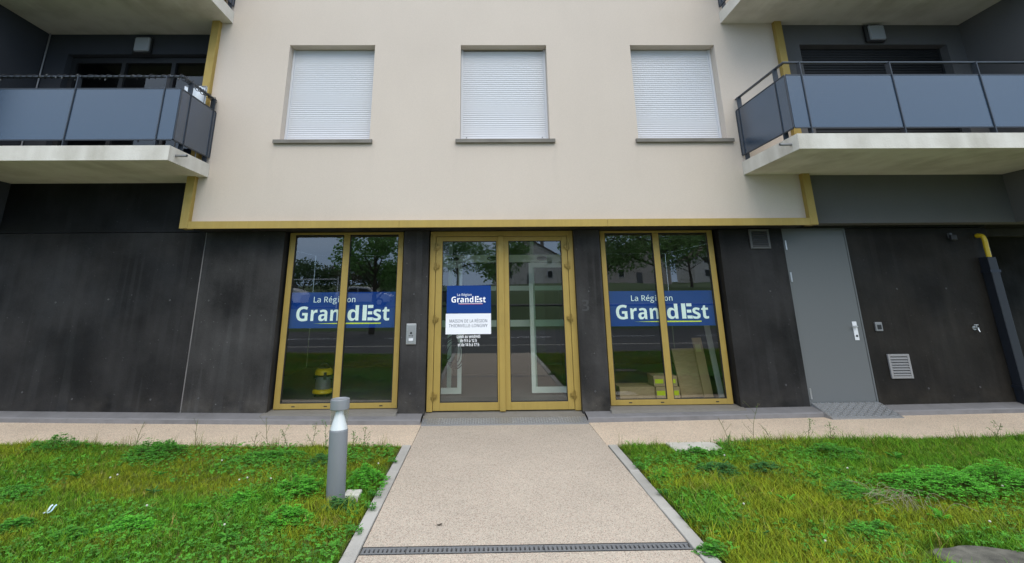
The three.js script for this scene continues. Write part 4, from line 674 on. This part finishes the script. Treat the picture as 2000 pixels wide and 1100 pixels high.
function stalk(x, z, h, seed, label, leafy, lean = 0.2) {                // a tall thin weed with small leaves and seed heads
  const t = thing('weed_stalk', label, 'weed', [x, G0 - 0.02 + rise(x), z]), R = rng(seed), geos = [], spots = [], a0 = R() * TAU;
  const arm = (p, l, dir, tilt, r) => { const q = [p]; let c = p.clone(), d = V3(Math.cos(dir) * tilt, 1, Math.sin(dir) * tilt).normalize(); for (let i = 0; i < 4; i++) { c = c.clone().addScaledVector(d, l / 4); d = d.clone().add(V3((R() - 0.5) * 0.3, 0, (R() - 0.5) * 0.3)).normalize(); q.push(c); } geos.push(new THREE.TubeGeometry(new THREE.CatmullRomCurve3(q), 8, r, 5)); return q; };
  const main = arm(V3(0, 0, 0), h, a0, lean, 0.0026), heads = [main[4]];
  for (let k = 0; k < 4; k++) { const b = main[1 + (k % 3)], q = arm(b, h * (0.2 + 0.25 * R()), R() * TAU, 0.8, 0.0016); heads.push(q[4]); }
  for (const p of heads) for (let i = 0; i < (leafy ? 7 : 4); i++) spots.push([p.x + (R() - 0.5) * 0.03, p.y - R() * 0.05, p.z + (R() - 0.5) * 0.03, leafy ? 0.022 : 0.013, R() * TAU, -0.6 * R(), leafy ? mixc(deep, mid, R()) : [0.16, 0.12, 0.05], 1, 0.5]);
  for (let i = 0; i < (leafy ? 16 : 6); i++) { const f = R() * 3.9, p = main[Math.floor(f)].clone().lerp(main[Math.floor(f) + 1], f % 1); spots.push([p.x, p.y, p.z, leafy ? 0.03 : 0.02, R() * TAU, 0.2 - 0.8 * R(), mixc(deep, mid, R()), 1, 0.4]); }
  mesh('stem', geos, M.stem, t); foliage('leaves', t, spots);
}
[[2.98, 1.55, 0.52, 'tallest bare weed stalk rising before the foot of the right shop window', 0, 0.16], [2.72, 1.50, 0.33, 'forked weed stalk just left of the tallest one', 0, 0.5], [2.58, 1.72, 0.2, 'small weed stalk on the sunken concrete pad', 1, 0.3], [3.25, 1.5, 0.24, 'short brown weed stalk just right of the tallest one', 0, 0.5], [3.66, 1.5, 0.30, 'leafy dark weed stalk left of the service door ramp', 1, 0.4], [3.95, 1.5, 0.24, 'leafy weed with upright leaves nearest the service door ramp', 1, 0.2], [5.98, 1.5, 0.22, 'leafy weed stalk far along the right lawn edge', 1, 0.3],
  [-2.16, 1.48, 0.36, 'tall thin weed stalk just left of the bollard at the lawn edge', 1, 0.3], [-2.34, 1.42, 0.30, 'second weed stalk from the bollard at the lawn edge', 1, 0.4], [-2.62, 1.44, 0.26, 'leafy weed stalk below the left window frame', 1, 0.3], [-2.86, 1.42, 0.36, 'thin weed stalk below the left corner of the left window', 0, 0.3], [-3.0, 1.5, 0.24, 'short weed stalk left of the left window', 0, 0.4], [-3.72, 1.42, 0.34, 'thin brown weed stalk right of the wall joint', 0, 0.3], [-4.45, 1.42, 0.32, 'brown weed stalk behind the second clover clump', 0, 0.25], [-1.72, 1.5, 0.3, 'thin weed stalk right behind the bollard', 1, 0.4], [-1.86, 1.46, 0.24, 'low weed stalk hidden partly by the bollard', 1, 0.4],
].forEach(([x, z, h, l, leafy, lean], i) => stalk(x, z, h, 800 + i, l, leafy, lean));
{ // dry stalks in the right lawn
  const t = thing('dry_stalks', 'bundle of pale dry grass stalks bent over in the right lawn', 'dry grass', [3.3, G0, 3.45]), R = rng(77), g = [];
  for (let k = 0; k < 46; k++) { const a = R() * TAU, l = 0.1 + 0.2 * R(), bx = (R() - 0.5) * 0.35, bz = (R() - 0.5) * 0.4; g.push(tube([[bx, 0.02, bz], [bx + Math.cos(a) * l * 0.4, 0.09 + 0.06 * R(), bz + Math.sin(a) * l * 0.3], [bx + Math.cos(a) * l, 0.06 + 0.08 * R(), bz + Math.sin(a) * l * 0.7]], 0.0016, 6, 4)); }
  mesh('stalks', g, std(rgb(0.3, 0.27, 0.17), 0.9), t).userData.kind = 'stuff';
}
[[-3.10, 2.09], [-2.61, 2.76], [-2.30, 2.79], [-3.90, 2.56], [-3.87, 2.71], [-3.06, 3.45], [-2.29, 3.71], [-1.38, 2.26], [-1.75, 2.8], [-1.6, 3.2], [-2.56, 2.70], [2.31, 2.25], [2.17, 4.14], [4.35, 3.25], [3.3, 2.75], [3.6, 3.9], [1.9, 3.5]].forEach(([x, z], i) => {
  const left = x < 0, t = thing('clover_flower', `tiny white clover flower in the ${left ? 'lawn around the bollard' : 'lawn right of the path'}`, 'flower', [x, G0 + 0.055 + rise(x) + 0.02 * (i % 3), z], `white clover flowers ${left ? 'around the bollard' : 'right of the path'}`);
  mesh('petals', [new THREE.IcosahedronGeometry(0.009, 1).scale(1, 0.9, 1)], std(rgb(0.55, 0.53, 0.45), 0.9), t); mesh('stem', [cyl(V3(0, -0.09, 0), V3(0, 0, 0), 0.0014, 0.0014, 5)], M.stem, t);
});
// ------------------------------------------------------------------ across the road, seen in the glass
function tree(x, z, y, h, r, seed, label, tone, low = 0.35, n = 3200) {
  const t = thing('tree', label, 'tree', [x, y, z]), R = rng(seed), limbs = [], tips = [];
  const trunk = [V3(0, -0.2, 0), V3((R() - 0.5) * 0.2, h * low, (R() - 0.5) * 0.2), V3((R() - 0.5) * 0.4, h * 0.75, (R() - 0.5) * 0.4)];
  limbs.push(cyl(trunk[0], trunk[1], h * 0.028, h * 0.02, 10), cyl(trunk[1], trunk[2], h * 0.02, h * 0.006, 8));
  for (let k = 0; k < 14; k++) { const a = k * 2.4 + R(), b = trunk[1].clone().lerp(trunk[2], R() * 0.9), f = 0.5 + 0.5 * R(), e = b.clone().add(V3(Math.cos(a) * r * f, h * (0.08 + 0.22 * R()), Math.sin(a) * r * f)); limbs.push(cyl(b, e, h * 0.009, h * 0.003, 6)); tips.push(e); }
  tips.push(V3(0, h * 0.92, 0), V3(0.3, h * 0.8, 0.2));
  mesh('trunk', limbs, M.bark, t);
  const s = 0.075 + r * 0.012, g = new THREE.BufferGeometry(), q = leafShape(s * 1.1, s * 1.7); g.setAttribute('position', new THREE.Float32BufferAttribute([0, 1, 2, 0, 2, 3, 0, 3, 4, 0, 4, 5].flatMap((i) => q[i]), 3)); g.computeVertexNormals();
  const im = new THREE.InstancedMesh(g, treeLeaf, n), m = new THREE.Matrix4(), Q = new THREE.Quaternion(), c = new THREE.Color(); im.name = 'crown'; im.userData.kind = 'stuff'; im.castShadow = im.receiveShadow = true;
  for (let i = 0; i < n; i++) { const p = tips[Math.floor(R() * tips.length)], a = R() * TAU, b = Math.acos(2 * R() - 1), d = r * 0.46 * Math.pow(R(), 0.5), k = 1.9 + 1.7 * R(); Q.setFromEuler(new THREE.Euler(R() * 6, R() * 6, R() * 6)); im.setMatrixAt(i, m.compose(V3(p.x + Math.sin(b) * Math.cos(a) * d, p.y + Math.cos(b) * d * 0.8, p.z + Math.sin(b) * Math.sin(a) * d), Q, V3(1, 1, 1).multiplyScalar(0.7 + 0.7 * R()))); im.setColorAt(i, c.setRGB(tone[0] * k, tone[1] * k, tone[2] * k)); }
  t.add(im);
}
const treeLeaf = M.leaf.clone(); treeLeaf.transmission = 0.5; treeLeaf.side = THREE.DoubleSide;
[[-6.3, 20.5, -0.3, 6.4, 2.0, 'broad green roadside tree opposite the left shop window', [0.06, 0.12, 0.03], 0.25, 3800], [-16, 38, 1.4, 3.1, 2.4, 'low dark tree at the left of the far bank', [0.03, 0.055, 0.02], 0.2], [-12.6, 41, 1.7, 2.9, 2.2, 'low dark reddish tree on the far bank', [0.055, 0.05, 0.03], 0.2], [-20, 40, 1.7, 3.6, 2.6, 'dark tree at the far left end of the bank', [0.03, 0.06, 0.02], 0.2], [-9.5, 40, 1.7, 2.7, 2.0, 'low dark tree behind the white barrier', [0.035, 0.06, 0.025], 0.2],
  [7.6, 25.5, 0, 6.6, 2.6, 'street tree opposite the right shop window with a bare lower trunk', [0.065, 0.11, 0.035], 0.42], [11.2, 26, 0.1, 7.0, 2.8, 'tall street tree right of the one with the bare lower trunk', [0.07, 0.12, 0.035], 0.42], [16, 27, 0.2, 7, 2.9, 'street tree at the right end of the far row', [0.06, 0.11, 0.03], 0.4], [1.2, 31, 0.7, 5.5, 2.2, 'young tree on the bank opposite the entrance door', [0.06, 0.11, 0.03], 0.35], [-2.5, 36, 1.4, 6, 2.4, 'tree on the bank left of the young tree', [0.05, 0.1, 0.03], 0.3], [21, 45, 2.3, 6, 2.8, 'dark tree by the right far house', [0.035, 0.065, 0.025], 0.25],
].forEach(([x, z, y, h, r, l, tone, low, n], i) => tree(x, z, y, h, r, 900 + i, l, tone, low, n));
function vehicle(name, label, category, pos, paint, outline, roofCut, width, wheels, wr, glass, turn = 0) {
  const t = thing(name, label, category, pos); t.rotation.y = turn;
  mesh('body', [prism(outline, width - 0.12, 'z', -width / 2 + 0.06, 0.06)], paint, t);
  for (const s of [-1, 1]) { for (const gpts of glass.side) mesh('side_window', [prism(gpts, 0.012, 'z', s > 0 ? width / 2 - 0.002 : -width / 2 - 0.010)], M.black, t); for (const wx of wheels) { const w = mesh('wheel', [cyl(V3(wx, wr, s * (width / 2 - 0.2)), V3(wx, wr, s * (width / 2 + 0.015)), wr, wr, 24)], M.black, t); mesh('rim', [cyl(V3(wx, wr, s * (width / 2 + 0.016)), V3(wx, wr, s * (width / 2 + 0.022)), wr * 0.62, wr * 0.6, 16)], M.steel, w); } mesh('headlight', [rbox(glass.front - 0.12, glass.front + 0.03, glass.lamp - 0.07, glass.lamp + 0.07, s * (width / 2 - 0.34) - 0.14, s * (width / 2 - 0.34) + 0.14, 0.03)], M.lens, t); }
  const [a, b] = glass.shield, d = V3(b[0] - a[0], b[1] - a[1], 0), L = d.length(); mesh('windscreen', [new THREE.BoxGeometry(L, 0.012, width - 0.3).rotateZ(Math.atan2(d.y, d.x)).translate((a[0] + b[0]) / 2 + 0.06, (a[1] + b[1]) / 2 + 0.05, 0)], M.black, t);
}
vehicle('white_van', 'white panel van parked on the upper road opposite the left shop window', 'van', [-17.3, 0.99, 34.4], std(rgb(0.75, 0.76, 0.78), 0.3), [[-2.7, 0.35], [2.6, 0.35], [2.68, 0.9], [2.5, 1.15], [1.75, 1.35], [1.05, 2.3], [0.7, 2.48], [-2.6, 2.5], [-2.7, 2.3]], 0, 2.0, [-1.7, 1.75], 0.34, { side: [[[0.4, 1.35], [1.5, 1.35], [0.95, 2.1], [0.4, 2.15]]], front: 2.6, lamp: 0.95, shield: [[1.72, 1.4], [1.08, 2.26]] });
const carOutline = [[-2.1, 0.35], [2.05, 0.35], [2.12, 0.7], [1.9, 0.85], [1.0, 0.98], [0.35, 1.38], [-0.9, 1.44], [-1.6, 1.2], [-2.05, 0.98], [-2.15, 0.7]];
const carGlass = { side: [[[-0.35, 0.98], [0.8, 0.98], [0.28, 1.3], [-0.35, 1.34]], [[-1.5, 1.02], [-0.42, 0.98], [-0.42, 1.34], [-0.9, 1.36]]], front: 2.05, lamp: 0.72, shield: [[0.98, 1.02], [0.38, 1.36]] };
vehicle('parked_car', 'silver car parked on the bank behind the white barrier', 'car', [-9.6, 0.99, 33.4], std(rgb(0.45, 0.46, 0.48), 0.25, { metalness: 0.6 }), carOutline, 0, 1.75, [-1.3, 1.3], 0.31, carGlass);
vehicle('parked_car', 'grey car parked further right on the bank', 'car', [-4.2, 0.99, 33.4], std(rgb(0.2, 0.21, 0.23), 0.25, { metalness: 0.6 }), carOutline, 0, 1.75, [-1.3, 1.3], 0.31, carGlass, Math.PI);
{ const t = thing('height_barrier', 'white height barrier of two posts and a beam on the far bank', 'barrier', [-13.4, 0.88, 31.2]); for (const x of [-2.2, 2.2]) mesh('post', [cyl(V3(x, 0, 0), V3(x, 2.3, 0), 0.05, 0.05, 10)], M.white, t); mesh('beam', [cyl(V3(-2.2, 2.1, 0), V3(2.2, 2.1, 0), 0.04, 0.04, 10)], M.white, t); }
function house(x, z, y, w, d, h, wall, label) {
  const t = thing('house', label, 'house', [x, y, z]);
  mesh('wall', [prism([[-w / 2, -1], [w / 2, -1], [w / 2, h], [0, h + w * 0.28], [-w / 2, h]], d, 'z', -d / 2)], wall, t);
  const a = Math.atan2(w * 0.28, w / 2), L = Math.hypot(w / 2, w * 0.28) + 0.4; for (const s of [-1, 1]) mesh('roof', [new THREE.BoxGeometry(L, 0.15, d + 0.8).rotateZ(-s * a).translate(s * (w / 4 + 0.06), h + w * 0.14 + 0.08, 0)], std(rgb(0.14, 0.1, 0.09), 0.9), t);
  for (const wx of [-w * 0.28, w * 0.28]) for (const wy of [1.2, 3.6]) if (wy + 1.2 < h + 1) { const f = mesh('window', [box(wx - 0.5, wx + 0.5, wy, wy + 1.3, -d / 2 - 0.05, -d / 2 + 0.02)], M.white, t); mesh('window_pane', [box(wx - 0.42, wx + 0.42, wy + 0.08, wy + 1.22, -d / 2 - 0.06, -d / 2 - 0.051)], M.black, f); }
  mesh('door', [box(-0.5, 0.5, -0.2, 2, -d / 2 - 0.05, -d / 2 + 0.02)], M.cover, t); mesh('chimney', [box(w * 0.2, w * 0.2 + 0.6, h + 0.6, h + w * 0.28 + 0.8, -0.3, 0.3)], M.sill, t);
}
house(26.5, 86, 3.4, 11, 9, 4.2, std(rgb(0.5, 0.44, 0.4), 0.9), 'pinkish house on the bank opposite the right shop window');
house(44, 92, 3.6, 11, 9, 4.4, std(rgb(0.6, 0.58, 0.55), 0.9), 'white house at the right end of the bank');
house(8, 90, 3.5, 13, 9, 4.4, std(rgb(0.55, 0.52, 0.48), 0.9), 'cream house on the bank opposite the entrance');

camera.far = 600;
renderer.render(scene, camera);
